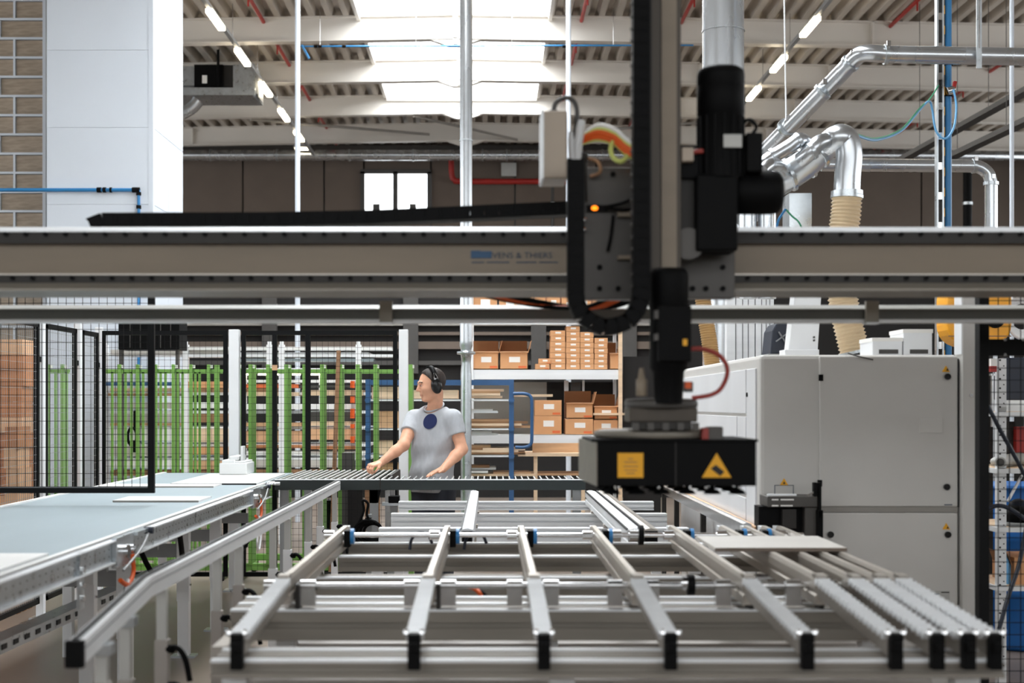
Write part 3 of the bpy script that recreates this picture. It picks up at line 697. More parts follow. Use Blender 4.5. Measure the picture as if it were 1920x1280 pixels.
MB().cyl((-.60,4.86,.952),(1.38,4.86,.952), .011, 12).build('drive_shaft', 'steel', tt)
for px in (1295,): MB().cyl((X(px,4.86)-.012,4.86,.955),(X(px,4.86)+.012,4.86,.955), .036, 16).build('drive_pulley', 'black', tt); MB().cyl((X(px,4.86)-.03,4.86,.96),(X(px,4.86)-.012,4.86,.96), .024, 16).build('coupling', 'chrome', tt)
for px in (1150,1190): MB().cyl((X(px,6.5)-.03,6.455,.978),(X(px,6.5)+.03,6.455,.978), .028, 14).build('coupling', 'steel', tt)
MB().cyl((X(1195,6.5),6.455,.978),(X(1200,6.5)+.01,6.455,.978), .045, 18).build('drive_pulley', 'black', tt)
for px, m in ((900,'orange_cable'),(905,'black')): MB().tube(smooth_path([P(px-30,1098,5.4),P(px-12,1102,5.35),P(px,1112,5.3),P(px+10,1124,5.3)],4), .009, 6).build('motor_cable', m, tt)
for px in (790, 892): MB().tube(smooth_path([P(px-22,1030,6.5),P(px-18,1010,6.5),P(px-4,998,6.48),P(px+12,1002,6.48),P(px+20,1018,6.5)],4), .007, 6).build('sensor_cable', 'navy_hose', tt)
Bx('sensor_post', 'pulley_blue', tt, X(1146,5.9), X(1150,5.9)+.006, 5.88, 5.92, .80, .96)
Bx('drip_tray', 'taupe_tube', tt, xL+.05, xR-.05, 4.15, 4.80, .60, .63)
# board lying on the right rails
t = thing('loose_board', 'grey laminated board with brown edge lying on the right-hand rails', 'board')
Bx('panel', 'board_grey', t, .872, 1.385, 5.53, 6.03, 1.0, 1.013); Bx('edge_band', 'board_edge', t, .872, 1.385, 5.524, 5.53, .999, 1.013)

# ---------------------------------------------------------------- rear beam table between machine and roller conveyor
rt = thing('beam_table', 'white aluminium beam table behind the foreground rails', 'table')
for y, zt in ((7.5,.835),(8.25,.852),(9.27,.858),(10.02,.885)):
    MB().prism(tslot(y,y+.09,zt-.105 if y < 9.9 else zt-.06,zt,1,3 if y < 9.9 else 2,.011,.014), 'x', -.65, 1.15).build('cross_beam', 'alu_white', rt)
for x in (-.6, 1.08):
    for y in (7.54, 9.3): Bx('leg', 'white_paint', rt, x-.03, x+.03, y-.03, y+.03, 0, .75, .003)
    Bx('side_beam', 'alu', rt, x-.02, x+.02, 7.59, 10.02, .66, .74)
for x0, x1, m in ((-.145,-.085,'alu_white'),(.665,.735,'alu_white'),(.745,.815,'alu')):
    rl = MB().prism([(x0,.87),(x1,.87),(x1,.9),(x1-.008,.905),(x1-.008,.915),(x1,.92),(x1,.96),(x0+.55*(x1-x0),.968),(x0+.5*(x1-x0),.962),(x0+.45*(x1-x0),.968),(x0,.96),(x0,.92),(x0+.008,.915),(x0+.008,.905),(x0,.9)], 'y', 6.92, 10.0).build('long_rail', m, rt)
    Bx('rail_cap', 'black', rt, x0+.004, x1-.004, 6.90, 6.92, .875, .955)
    Bx('belt_line', 'groove', rl, x0-.002, x0+.006, 6.93, 10.0, .955, .966)
    for y in (7.54, 8.29, 9.31): Bx('rail_shoe', 'alu', rt, x0-.01, x1+.01, y-.03, y+.03, .835 if y < 8 else .852 if y < 9 else .858, .872)
t = thing('feed_rail', 'long slim silver feed rail along the white machine flank', 'rail')
MB().prism([(1.235,.93),(1.275,.93),(1.275,.985),(1.262,.992),(1.248,.992),(1.235,.985)], 'y', 6.95, 10.4).build('rail', 'steel', t)
MB().cyl((1.30,6.95,.965),(1.30,10.4,.975), .012, 10).build('guide_rod', 'wood_mid', t)
for y in (7.2,8.4,9.6,10.3): Bx('stand', 'gantry_dark', t, 1.24, 1.27, y-.02, y+.02, 0, .93)

# ---------------------------------------------------------------- roller conveyor
rc = thing('roller_conveyor', 'black-sided roller conveyor in front of the worker', 'conveyor')
zR = 1.035; YF = 10.2
xa, xm_, xz = X(515,YF), X(713,YF), X(1098,YF)
for x0, x1 in ((xa,xm_-.004),(xm_+.004,xz)):
    Bx('front_beam', 'conveyor_green', rc, x0, x1, YF, YF+.035, Z(918.5,YF), zR-.006, .002)
    Bx('beam_lip', 'alu_white', rc, x0, x1, YF-.004, YF+.05, zR-.008, zR-.003)
Bx('rear_beam', 'conveyor_green', rc, xa, xm_+.05, 11.66, 11.70, Z(918.5,YF), zR-.006)
Bx('rear_beam', 'conveyor_green', rc, xm_+.05, xz, 10.62, 10.65, Z(918.5,YF), zR-.03)
src = None
x = xa+.03
while x < xm_+.02:
    if src is None: src = MB().cyl((x,YF+.04,zR-.006),(x,11.66,zR-.006), .0085, 8).build('roller', 'roller', rc)
    else: inst(src, 'roller', (x,(YF+.04+11.66)/2,zR-.006), rc)
    x += .046
src = None
while x < xz-.02:
    if src is None: src = MB().cyl((x,YF+.04,zR-.003),(x,10.62,zR-.003), .0055, 8).build('roller', 'roller', rc)
    else: inst(src, 'roller', (x,(YF+.04+10.62)/2,zR-.003), rc)
    x += .046
Bx('end_plate', 'gantry_dark', rc, xm_+.022, xm_+.05, 10.66, 11.66, zR-.06, zR+.004)
for x, y in ((xa+.06,YF+.07),(xm_-.05,YF+.07),(xz-.06,YF+.07),(xa+.06,11.6),(xm_-.02,11.6)): Bx('leg', 'grey_paint', rc, x-.03, x+.03, y-.03, y+.03, 0, Z(918.5,YF), .003)
MB().prism([(xm_-.08,.96),(xm_+.0,.96),(xm_-.02,.86),(xm_-.08,.86)], 'y', YF+.04, YF+.1).build('bracket', 'black', rc)

# ---------------------------------------------------------------- belt conveyor on the left
bc = thing('belt_conveyor', 'wide grey-blue belt conveyor receding along the left side', 'conveyor')
bx0, bx1, by0, by1 = -2.73, -1.60, 3.0, 11.85
Bx('belt', 'belt_blue', bc, bx0+.03, bx1-.045, by0, by1, .975, 1.0)
Bx('belt_edge', 'board_white', bc, bx1-.045, bx1-.02, by0, by1-1.6, .985, 1.006); Bx('belt_edge', 'board_white', bc, bx0+.0, bx0+.03, by0, by1, .985, 1.008)
Bx('belt_groove', 'groove', bc, bx1-.02, bx1-.008, by0, by1-1.6, .96, 1.0)
sr = Bx('side_rail', 'galv', bc, bx1-.008, bx1+.008, by0, by1-1.6, .905, .998)
Bx('rail_lip', 'alu_white', bc, bx1-.01, bx1+.03, by0, by1-1.6, .994, 1.0); Bx('rail_lip', 'alu_white', bc, bx1-.01, bx1+.026, by0, by1-1.6, .902, .908)
hm = MB()
for k in range(70): 
    for z in (.935,.965): y = 4.6+k*.07; hm.cyl((bx1+.007,y,z),(bx1+.0095,y,z), .0035, 6)
tag(hm.build('rail_holes', 'plate_grey', sr), kind='stuff')
Bx('far_rail', 'galv', bc, bx0-.03, bx0, by0, by1, .9, .99)
Bx('under_tray', 'grey_paint', bc, bx0+.05, bx1-.06, by0+.2, by1-1.7, .88, .9)
for y in (6.75,7.44,8.86,9.89):
    Bx('leg', 'white_paint', bc, -1.945, -1.875, y-.035, y+.035, .012, .885, .003)
    Bx('foot_plate', 'galv', bc, -1.985, -1.835, y-.06, y+.06, 0, .012)
    Bx('leg_cover', 'white_paint', bc, -1.948, -1.872, y-.04, y-.03, .35, .72)
    for z in (.45,.66): MB().cyl((-1.875,y-.02,z),(-1.862,y-.02,z), .008, 8).build('bolt', 'chrome', bc)
for y in (7.44,8.86,9.89,11.4):
    Bx('leg', 'white_paint', bc, -2.66, -2.6, y-.03, y+.03, 0, .9, .003)
    Bx('cross_tie', 'grey_paint', bc, -2.6, -1.945, y-.025, y+.025, .62, .70)
for y in (6.9,8.0): Bx('hat_rail', 'grey_paint', bc, -2.6, -1.945, y+.3, y+.34, .72, .78)
# perforated cable duct under the belt
tr = MB().bar((-2.35,4.6,.46),(-2.05,9.4,.52), .1, .06).build('cable_duct', 'galv', bc)
sl = MB()
for k in range(36):
    p = Vector((-2.35,4.6,.46)).lerp(Vector((-2.05,9.4,.52)), (k+.5)/36); sl.bx(p.x+.048, p.x+.052, p.y-.035, p.y+.035, p.z-.012, p.z+.012)
tag(sl.build('duct_slots', 'groove', tr), kind='stuff')
# bracket, light barrier and cable cluster on the side rail
def cluster(y, big):
    Bx('sensor_bracket', 'galv', bc, bx1+.008, bx1+.03, y-.18, y+.12, .88, 1.01, .002)
    Bx('sensor_bracket', 'galv', bc, bx1+.0, bx1+.05, y+.1, y+.36, .995, 1.01)
    MB().cyl((bx1+.03,y+.3,1.0),(bx1+.07,y+.3,1.0), .016, 10).build('light_barrier', 'navy_hose', bc)
    MB().cyl((bx1+.03,y-.05,.94),(bx1+.05,y-.05,.94), .03, 12).build('bearing', 'chrome', bc); MB().cyl((bx1+.03,y+.06,.94),(bx1+.045,y+.06,.94), .022, 12).build('bearing', 'chrome', bc)
    MB().tube(smooth_path([(bx1+.05,y+.3,.99),(bx1+.06,y+.1,.93),(bx1+.05,y-.15,.87)],4), .006, 6).build('sensor_wire', 'grey_paint', bc)
    MB().tube(smooth_path([(bx1+.04,y+.04,.92),(bx1+.05,y+.02,.84),(bx1+.045,y-.06,.80),(bx1+.04,y-.16,.83)],5), .010, 8).build('orange_cable', 'orange_cable', bc)
    MB().tube(smooth_path([(bx1+.045,y+.03,.86),(bx1+.05,y+.0,.72),(bx1+.05,y-.08,.60),(bx1+.05,y-.16,.66),(bx1+.045,y-.05,.82)],5), .008, 8).build('white_cable', 'white_paint', bc)
    MB().tube(smooth_path([(bx1+.03,y-.0,.8),(bx1+.0,y-.1,.68),(bx1-.05,y-.16,.60),(bx1-.04,y-.02,.62)],5), .007, 6).build('black_cable', 'black', bc)
cluster(6.15, True); cluster(9.6, False)
Bx('plate_strap', 'galv', bc, bx1+.008, bx1+.02, 5.47, 5.53, .78, 1.0)
for z in (.82,.87,.93): MB().cyl((bx1+.02,5.5,z),(bx1+.03,5.5,z), .012, 8).build('bolt', 'chrome', bc)
for k in range(8): MB().cyl((bx1-.02+k*.012,10.3-k*.02,1.0+.006*(k%2)),(bx1+.09,10.3-k*.02,1.0+.006*(k%2)), .009, 8).build('end_roller', 'alu_white', bc)
MB().tube(smooth_path([(-2.1,8.3,.86),(-2.0,8.35,.6),(-1.9,8.4,.52),(-1.8,8.3,.6),(-1.75,8.0,.85)],5), .016, 8).build('black_cable', 'black', bc)
MB().tube(smooth_path([(-2.4,5.2,.8),(-2.2,6.0,.78),(-2.0,6.4,.82),(-1.95,6.5,.88)],5), .014, 8).build('orange_cable', 'orange_cable', bc)
# boards on the belt
for (x0,x1,y0,y1,h), nm, lab, m2 in (((-2.2,-1.70,8.28,8.66,.012),'white_board','single white board lying mid-belt under the hanging mesh frame','ledge'),
                              ((-2.27,-1.66,10.08,11.5,.012),'white_board','large white board with dark front edge at the far end of the belt','groove'),
                              ((-2.0,-1.66,4.80,5.34,.012),'white_board','pale board at the near end of the belt, cut by the left edge','board_white'),
                              ((-2.68,-1.9,9.75,10.05,.010),'white_board','wide white board just in front of the dark-edged board on the belt','ledge')):
    t = thing(nm, lab, 'board'); Bx('panel', 'board_white', t, x0, x1, y0, y1, 1.0, 1.0+h); Bx('edge_band', m2, t, x0, x1, y0-.004, y0, 1.0, 1.0+h)
t = thing('plastic_sheet_stack', 'clear white plastic lump at the foot of the white fence post', 'plastic')
for k, (a, b, c, d) in enumerate(((411,463,868,889),(416,440,862,869),(440,460,864,869),(430,447,855,863))): PB('sheet', 'plastic_clear', t, a, b, c, d, 11.3+.02*k, .35, .006)
PB('sheet', 'plastic_clear', t, 451, 456, 836, 864, 11.4, .1, .004)

# ---------------------------------------------------------------- white guide rail on telescopic posts
gd = thing('side_guide', 'white guide rail on telescopic posts between belt and table', 'rail')
gxp, w_ = -1.09, .042
pr = [(3.74,.948),(4.49,1.025),(10.12,1.025)]
for (ya,za),(yb_,zb_) in zip(pr, pr[1:]):
    mb = MB(); x0, x1 = gxp-w_/2, gxp+w_/2
    mb.add([(x0,ya,za-.062),(x1,ya,za-.062),(x1,yb_,zb_-.062),(x0,yb_,zb_-.062),(x0,ya,za),(x1,ya,za),(x1,yb_,zb_),(x0,yb_,zb_)], [(0,3,2,1),(4,5,6,7),(0,1,5,4),(1,2,6,5),(2,3,7,6),(3,0,4,7)])
    ro = mb.build('rail', 'white_paint', gd)
    MB().bar((gxp-.004,ya,za+.003),(gxp-.004,yb_,zb_+.003), .014, .008).build('sliding_strip', 'groove', ro)
    MB().bar((x1,ya,za-.02),(x1,yb_,zb_-.02), .003, .003).build('groove_line', 'seam', ro)
Bx('end_cap', 'black', gd, gxp-.024, gxp+.024, 3.715, 3.742, .88, .952, .003)
hd = None
for k, y in enumerate((3.95,4.25,4.67,5.67,6.09,7.12,7.55,8.5,9.0,9.93)):
    zt = (.948+(y-3.74)/.75*.077 if y < 4.49 else 1.025) - .062
    x = gxp + (.0 if k % 2 else .012)
    up = Bx('upper_tube', 'grey_label', gd, x-.016, x+.016, y-.016, y+.016, .70, zt)
    hh = .80 - (.05 if k % 2 else 0)
    Bx('lower_tube', 'taupe_tube' if y < 6.2 else 'white_paint', gd, x-.022, x+.022, y-.022, y+.022, 0, hh, .002)
    if k < 2: Bx('clamp_foot', 'galv', gd, x-.03, x+.03, y-.03, y+.03, zt-.03, zt)
    for z in (hh-.03, hh-.15):
        mb = MB().tube(smooth_path([(x+.02,y-.01,z),(x+.056,y-.03,z+.006),(x+.084,y-.04,z-.03),(x+.10,y-.045,z-.10)],4), .0095, 8, None)
        mb.cyl((x+.018,y-.008,z),(x+.04,y-.022,z), .014, 10); mb.build('clamp_handle', 'black', gd)
# ---------------------------------------------------------------- safety fences
def wires(x0, x1, z0, z1, y, px, pz, r=.0014):              # square wires, frontal plane
    m = MB(); n = max(1, round((x1-x0)/px))
    for i in range(1, n): x = x0+(x1-x0)*i/n; m.bx(x-r, x+r, y-r, y+r, z0, z1)
    n = max(1, round((z1-z0)/pz))
    for i in range(1, n): z = z0+(z1-z0)*i/n; m.bx(x0, x1, y-3*r, y-r, z-r, z+r)
    return m
def fence(name, label, x0, x1, y, z0, z1, fw, px=.045, pz=.07, posts=(), bars=(), r=.0014, top=None):
    t = thing(name, label, 'fence')
    f = MB().bx(x0, x0+fw, y-.015, y+.015, z0, z1).bx(x1-fw, x1, y-.015, y+.015, z0, z1).bx(x0+fw, x1-fw, y-.015, y+.015, z0, z0+fw).bx(x0+fw, x1-fw, y-.015, y+.015, z1-fw, z1)
    f.build('frame', 'black_frame', t)
    tag(wires(x0+fw, x1-fw, z0+fw, z1-fw, y, px, pz, r).build('wire_mesh', 'black_frame', t), kind='stuff')
    for a, b in bars: Bx('mullion', 'black_frame', t, a, b, y-.02, y+.02, z0+fw, z1-fw)
    for a, b, m in posts: Bx('post', m, t, a, b, y-.04, y+.04, 0, z1+.015, .003)
    return t
# near hanging frame over the belt
Yn = 8.
t = fence('mesh_guard', 'near black mesh guard hanging over the belt at left', -3.3, X(290,Yn), Yn, Z(924,Yn), 2.47, .036, .0455, .072, posts=((-3.36,-3.302,'white_paint'),))
Bx('frame_gloss', 'seam', t, -3.26, X(278,Yn), Yn-.017, Yn-.013, Z(914,Yn), Z(912.6,Yn))
# frontal fence
Yf = 12.0
def xf(p): return X(p, Yf)
fence('safety_fence', 'black mesh fence panel behind the belt, left of the white post', xf(190), xf(427), Yf, .12, Z(620,Yf), .036, .05, .052, r=.0011)
t = fence('safety_fence', 'black mesh fence gate between the two tall white posts', xf(453), xf(745), Yf, .12, Z(620,Yf), .036, .05, .052, bars=((xf(511),xf(519.5)),(xf(573),xf(582))), r=.0011)
for px in (513.5,): PB('tape', 'wood_mid', t, 510, 520, 684, 694, Yf-.03, .008)
for k, (px, wd, lab) in enumerate(((440,19,'thick white fence post at the end of the belt'), (757,17,'thick white fence post just left of the worker'))):
    t = thing('fence_post', lab, 'post'); Bx('tube', 'white_paint', t, xf(px-wd/2), xf(px+wd/2), Yf-.05, Yf+.04, .012, Z(618,Yf), .004)
    Bx('foot_plate', 'galv', t, xf(px-wd), xf(px+wd), Yf-.09, Yf+.08, 0, .012)
    Bx('hinge_clip', 'black_frame', t, xf(px-wd/2)-.05, xf(px-wd/2), Yf-.015, Yf+.01, Z(672,Yf), Z(664,Yf))
# side fence along the belt
XF = -3.3
def sfence(label, y0, y1):
    t = thing('side_fence', label, 'fence'); fw = .036; z0, z1 = .12, 2.17; x = XF
    f = MB().bx(x-.015,x+.015,y0,y0+fw,z0,z1).bx(x-.015,x+.015,y1-fw,y1,z0,z1).bx(x-.015,x+.015,y0,y1,z0,z0+fw).bx(x-.015,x+.015,y0,y1,z1-fw,z1)
    f.build('frame', 'black_frame', t)
    m = MB(); r = .0012; n = round((y1-y0)/.045)
    for i in range(1,n): y = y0+(y1-y0)*i/n; m.bx(x-r,x+r,y-r,y+r,z0,z1)
    n = round((z1-z0)/.06)
    for i in range(1,n): z = z0+(z1-z0)*i/n; m.bx(x+r,x+3*r,y0,y1,z-r,z+r)
    tag(m.build('wire_mesh', 'grey_paint', t), kind='stuff')
    for y, s in ((y0,-1),(y1,1)):
        for z in (.5,1.9): Bx('fence_clip', 'black_frame', t, x-.012, x+.012, min(y,y+s*.055), max(y,y+s*.055), z-.02, z+.02)
sfence('left side fence panel in front of the brown board stack', 8.35, 10.36)
sfence('left side fence panel between the first and second white side posts', 10.52, 11.30)
sfence('narrow left side fence panel beside the corner post', 11.47, 11.92)
for y, lab in ((10.44,'white side fence post nearest the camera, beside the board stack'), (11.385,'middle white side fence post on the left'), (12.0,'white corner post where the two fences meet')):
    t = thing('fence_post', lab, 'post'); Bx('tube', 'white_paint', t, XF-.03, XF+.025, y-.03, y+.03, .012, 2.22, .003); Bx('foot_plate', 'galv', t, XF-.07, XF+.06, y-.07, y+.07, 0, .012)

# ---------------------------------------------------------------- stacked board packs behind the side fence
YD = 11.0
def stack(px0, px1, ptop, n, m, where, y0, dpt):
    zt = Z(ptop, y0); h = (zt-.14)/n
    t = thing('pallet', 'wooden pallet under the ' + where, 'pallet')
    for k in range(5): Bx('deck_board', 'wood_mid', t, X(px0,y0), X(px1,y0), y0+k*dpt/5, y0+k*dpt/5+dpt*.15, .12, .14)
    for k in range(3): Bx('runner', 'wood_brown', t, X(px0,y0), X(px1,y0), y0+k*dpt*.45, y0+k*dpt*.45+.08, 0, .12)
    for k in range(n):
        j = random.uniform(-.012,.012); z1 = zt-k*h
        o = Bx('board_pack', m if (k*7) % 5 else ('board_pack_pale' if m == 'board_pack' else 'board_pack'), None, X(px0,y0)+j, X(px1,y0)+j, y0+random.uniform(0,.02), y0+dpt, z1-h+.003, z1)
        tag(o, (ORD[k] if k < 17 else 'lower') + ' brown board pack of the ' + where, 'board pack', 'board packs of the ' + where)
stack(-70, 43, 636, 16, 'board_pack', 'tall stack at the left edge', YD, .27)
stack(9, 33, 800, 8, 'board_pack_pale', 'low stack in front of the tall brown one', YD-.35, .3)

# ---------------------------------------------------------------- green vertical racks
YG2 = 12.6
def grack(label, fronts, thin, thick, x0, x1, dep=.2):
    t = thing('green_rack', label, 'rack'); zt = Z(690,YG2)
    Bx('top_rail', 'rack_green', t, X(x0,YG2), X(x1,YG2), YG2+.02, YG2+.06, Z(697,YG2), Z(692,YG2))
    Bx('base_rail', 'rack_green', t, X(x0,YG2), X(x1,YG2), YG2, YG2+.06, .1, .16); Bx('base_rail', 'rack_green', t, X(x0,YG2), X(x1,YG2), YG2+.8, YG2+.86, .1, .16)
    for px in (x0+3, x1-3):
        Bx('base_beam', 'rack_green', t, X(px,YG2)-.03, X(px,YG2)+.03, YG2, YG2+.86, .06, .1)
        for y in (YG2+.06, YG2+.8): MB().cyl((X(px,YG2)-.02,y,.05),(X(px,YG2)+.02,y,.05), .05, 14).build('castor', 'black', t)
    for px in fronts:
        hw = .017 if dep > .1 else .0115; b = MB().bx(X(px,YG2)-hw, X(px,YG2)+hw, YG2-.02, YG2+dep, .16, Z(683,YG2)); b.build('upright', 'rack_green', t)
        Bx('upright_cap', 'paper', t, X(px,YG2)+.017, X(px,YG2)+.03, YG2+.0, YG2+.04, Z(690,YG2), Z(684,YG2))
    for px in thin: Bx('rear_bar', 'rack_green', t, X(px,13.4)-.0105, X(px,13.4)+.0105, 13.4, 13.42, .16, Z(696,13.4))
    for px in thick: Bx('wide_upright', 'rack_green', t, X(px-4,YG2), X(px+4,YG2), YG2-.01, YG2+.05, .16, Z(684,YG2))
    Bx('rear_rail', 'rack_green', t, X(x0,13.4), X(x1,13.4), 13.4, 13.44, Z(700,13.4), Z(696,13.4))
    return t
grack('green upright rack behind the side fence at far left', (90,117), (104,124), (), 84, 128, .03)
grack('green upright rack behind the left fence panel', (224,258,291.5,325,358,391), (210,235,246,268,301,310,333,342,366,374), (406,), 192, 416, .03)
grack('green upright rack behind the gate with leaning plank', (447,470,503,537,571,604,638,671,704,770), (), (), 446, 772)
t = thing('leaning_plank', 'narrow brown plank leaning against the green rack', 'plank')
MB().bar(P(619,1094,12.42), P(635,657,12.56), .035, .02, up=(0,1,0)).build('plank', 'wood_brown', t)
o = Bx('dark_box', 'frame_dark', None, X(641,12.3), X(661,12.3), 12.3, 12.5, 0, Z(849,12.3)); tag(o, 'small dark box standing among the green uprights left of the worker', 'box')
o = Bx('black_crate', 'black', None, X(597,13.), X(622,13.), 13.0, 13.2, 0, Z(938,13.)); tag(o, 'black crate low behind the guide rail posts', 'crate')
# black cable coil on the floor stand and brown boards under the conveyor
t = thing('cable_coil', 'loose coil of black cable hanging below the roller conveyor', 'cable')
for k in range(4): MB().tube([(X(690,9.9)+(.1-.012*k)*math.cos(a)+.01*k, 9.9+.02*k, .68+(.085-.01*k)*math.sin(a)) for a in [2*math.pi*j/18 for j in range(18)]], .011, 6, closed=True).build('cable_turn', 'black', t)
MB().tube(smooth_path([(X(672,9.9),9.9,.74),(X(682,9.9),9.9,.83),(X(680,9.9),9.9,.90),(X(690,9.9),9.9,.88),(X(688,9.9),9.9,.8),(X(698,9.9),9.9,.74)],5), .01, 6).build('cable_turn', 'black', t)
Bx('stand', 'grey_paint', t, X(690,9.9)-.02, X(690,9.9)+.02, 9.96, 10.0, 0, .80); Bx('hook', 'black', t, X(690,9.9)-.02, X(690,9.9)+.02, 9.9, 9.96, .74, .78)
for k, (a, b, m, lab) in enumerate(((652,680,'dark_partition','dark tall board leaning low behind the conveyor'), (684,712,'wood_brown','brown tall board leaning low behind the conveyor'))):
    tag(Bx('leaning_board', m, None, X(a,12.2), X(b,12.2), 12.2, 12.23, 0, Z(905,12.2)), lab, 'board')
t = thing('motor_bracket', 'dark motor bracket under the roller conveyor joint', 'bracket')
Yk = 10.45; PB('motor', 'black', t, 728, 748, 930, 944, Yk, .12, .004); PB('plate', 'steel', t, 722, 731, 920, 990, Yk+.02, .05); PB('foot', 'grey_paint', t, 733, 745, 944, 1100, Yk+.03, .06); PB('clamp', 'galv', t, 716, 752, 942, 948, Yk, .1)

# ---------------------------------------------------------------- blue cantilever rack with timber
YU = 14.
def xu(p): return X(p, YU)
def zu(p): return Z(p, YU)
br_ = thing('cantilever_rack', 'blue cantilever rack full of timber strips behind the worker', 'rack')
Bx('top_beam', 'rack_blue', br_, xu(685), xu(960), YU, YU+.05, zu(722), zu(712))
for px in (690, 959):
    Bx('column', 'rack_blue', br_, xu(px-4.5), xu(px+4.5), YU-.01, YU+.05, 0, zu(711))
    Bx('foot_beam', 'rack_blue', br_, xu(px-4.5), xu(px+4.5), YU-.3, YU+.7, 0, .08)
    for py in (750, 803, 855): 
        MB().cyl((xu(px),YU-.03,zu(py)),(xu(px),YU-.01,zu(py)), .03, 8).build('bolt_plate', 'rack_blue', br_)
        Bx('arm', 'rack_blue', br_, xu(px-3), xu(px+3), YU+.05, YU+.75, zu(py+4), zu(py-2))
for py in (748.5, 803, 853.5): Bx('shelf', 'alu_white', br_, xu(686), xu(962), YU-.02, YU+.75, zu(py+3), zu(py))
MB().tube(smooth_path([(xu(962),YU-.04,zu(738)),(xu(984),YU-.04,zu(738)),(xu(995),YU-.04,zu(744)),(xu(997),YU-.04,zu(760)),(xu(997),YU-.04,zu(815)),(xu(995),YU-.04,zu(832)),(xu(984),YU-.04,zu(838)),(xu(966),YU-.04,zu(838))],4), .017, 10).build('hoop', 'rack_blue', br_)
rows = [(748,[(696,765,'wood_pale',23,22),(767,858,'wood_pale',17,16),(865,942,'wood_pale',6),(868,938,'wood_pale',11),(866,938,'wood_mid',15),(880,945,'wood_pale',19),(962,1037,'wood_pale',9)]),
        (776,[(872,933,'alu_white',6),(872,924,'board_white',9)]),
        (803,[(700,765,'wood_mid',32,31),(768,850,'wood_pale',22,21),(870,995,'wood_mid',5),(870,978,'wood_pale',9),(875,990,'wood_brown',13),(868,955,'wood_mid',17)]),
        (817,[(870,930,'alu_white',5),(872,922,'board_white',9)]),
        (853,[(700,760,'wood_pale',26,25),(768,850,'wood_mid',20,19),(870,985,'wood_mid',5),(868,972,'wood_pale',9),(875,950,'wood_brown',13),(870,920,'wood_mid',17),(905,985,'wood_pale',13)]),
        (893,[(700,760,'wood_mid',24,23),(866,1005,'wood_pale',4),(866,930,'alu_white',16),(868,915,'board_white',10),(870,918,'wood_brown',20),(925,995,'wood_mid',7)])]
names = {'wood_pale':'pale timber strip','wood_mid':'tan timber strip','wood_brown':'brown timber strip','alu_white':'white profile strip','board_white':'white board strip'}
lev = {748:'top shelf',776:'upper arm',803:'second shelf',817:'lower arm',853:'third shelf',893:'bottom shelf'}
for base, items in rows:
    for j, (a, b, m, up, *th) in enumerate(items):
        dep = .3 + .05*((j*3) % 4)
        o = Bx('timber_strip', m, None, xu(a), xu(b), YU+.06+.02*(j % 3), YU+.06+dep, zu(base-up+(th[0] if th else 4.2)), zu(base-up-.2))
        side = lambda a, b: 'left part' if a < 800 else ('right end' if b > 960 else 'middle')
        rank = sorted([(u, q) for q, (a2, b2, m2, u, *_t) in enumerate(items) if side(a2,b2) == side(a,b)]).index((up, j))
        tag(o, '%s on the blue rack, %s, %s from below at the %s' % (names[m], lev[base], ['lowest','second','third','fourth','fifth'][rank], side(a,b)), 'timber', 'timber on the blue rack')
for base in (776, 817):
    Bx('side_arm', 'wood_pale', br_, xu(879), xu(882), YU+.04, YU+.06, zu(base+28), zu(base-20)); Bx('side_arm', 'alu_white', br_, xu(866), xu(934), YU+.055, YU+.5, zu(base-2), zu(base-4.5))
# work bench right of it
t = thing('timber_bench', 'pale wooden work bench below the cartons', 'bench')
Bx('top', 'wood_pale', t, xu(972), xu(1110), YU+.1, YU+.8, zu(856), zu(850)); Bx('apron', 'wood_mid', t, xu(1000), xu(1100), YU+.3, YU+.32, zu(850), zu(832))
for px in (1005, 1095): Bx('leg', 'wood_pale', t, xu(px-3.5), xu(px+3.5), YU+.12, YU+.18, 0, zu(856))
Bx('shelf', 'wood_mid', t, xu(975), xu(1100), YU+.2, YU+.7, zu(893), zu(889))

# ---------------------------------------------------------------- carton shelving
YT = 15.2
def xt(p): return X(p, YT)
def zt_(p): return Z(p, YT)
sh2 = thing('carton_shelf', 'white shelving unit holding cartons right of the silver pipe', 'shelf')
for py0, py1 in ((600,608),(693,711),(815,831)): Bx('shelf_beam', 'alu_white', sh2, xt(882), xt(1163), YT, YT+.06, zt_(py1), zt_(py0)); Bx('shelf_board', 'board_white', sh2, xt(882), xt(1163), YT+.06, YT+.7, zt_(py0+2), zt_(py0+.3))
for px in (884, 1163): Bx('upright', 'wood_pale' if px > 900 else 'alu_white', sh2, xt(px-3.5), xt(px+3.5), YT-.03, YT+.03, 0, zt_(545)); Bx('upright', 'alu_white', sh2, xt(px-3), xt(px+3), YT+.66, YT+.72, 0, zt_(545))
Bx('side_panel', 'dark_partition', sh2, xt(1170), xt(1240), YT+.05, YT+.1, 0, zt_(668)); Bx('side_shelf', 'wood_pale', sh2, xt(1112), xt(1185), YT-.02, YT+.4, zt_(778), zt_(774))
Bx('back_sheet', 'wall_grey', sh2, xt(884), xt(1030), YT+.71, YT+.74, zt_(815), zt_(714)); Bx('back_sheet', 'dark_partition', sh2, xt(1030), xt(1163), YT+.71, YT+.74, zt_(815), zt_(714))
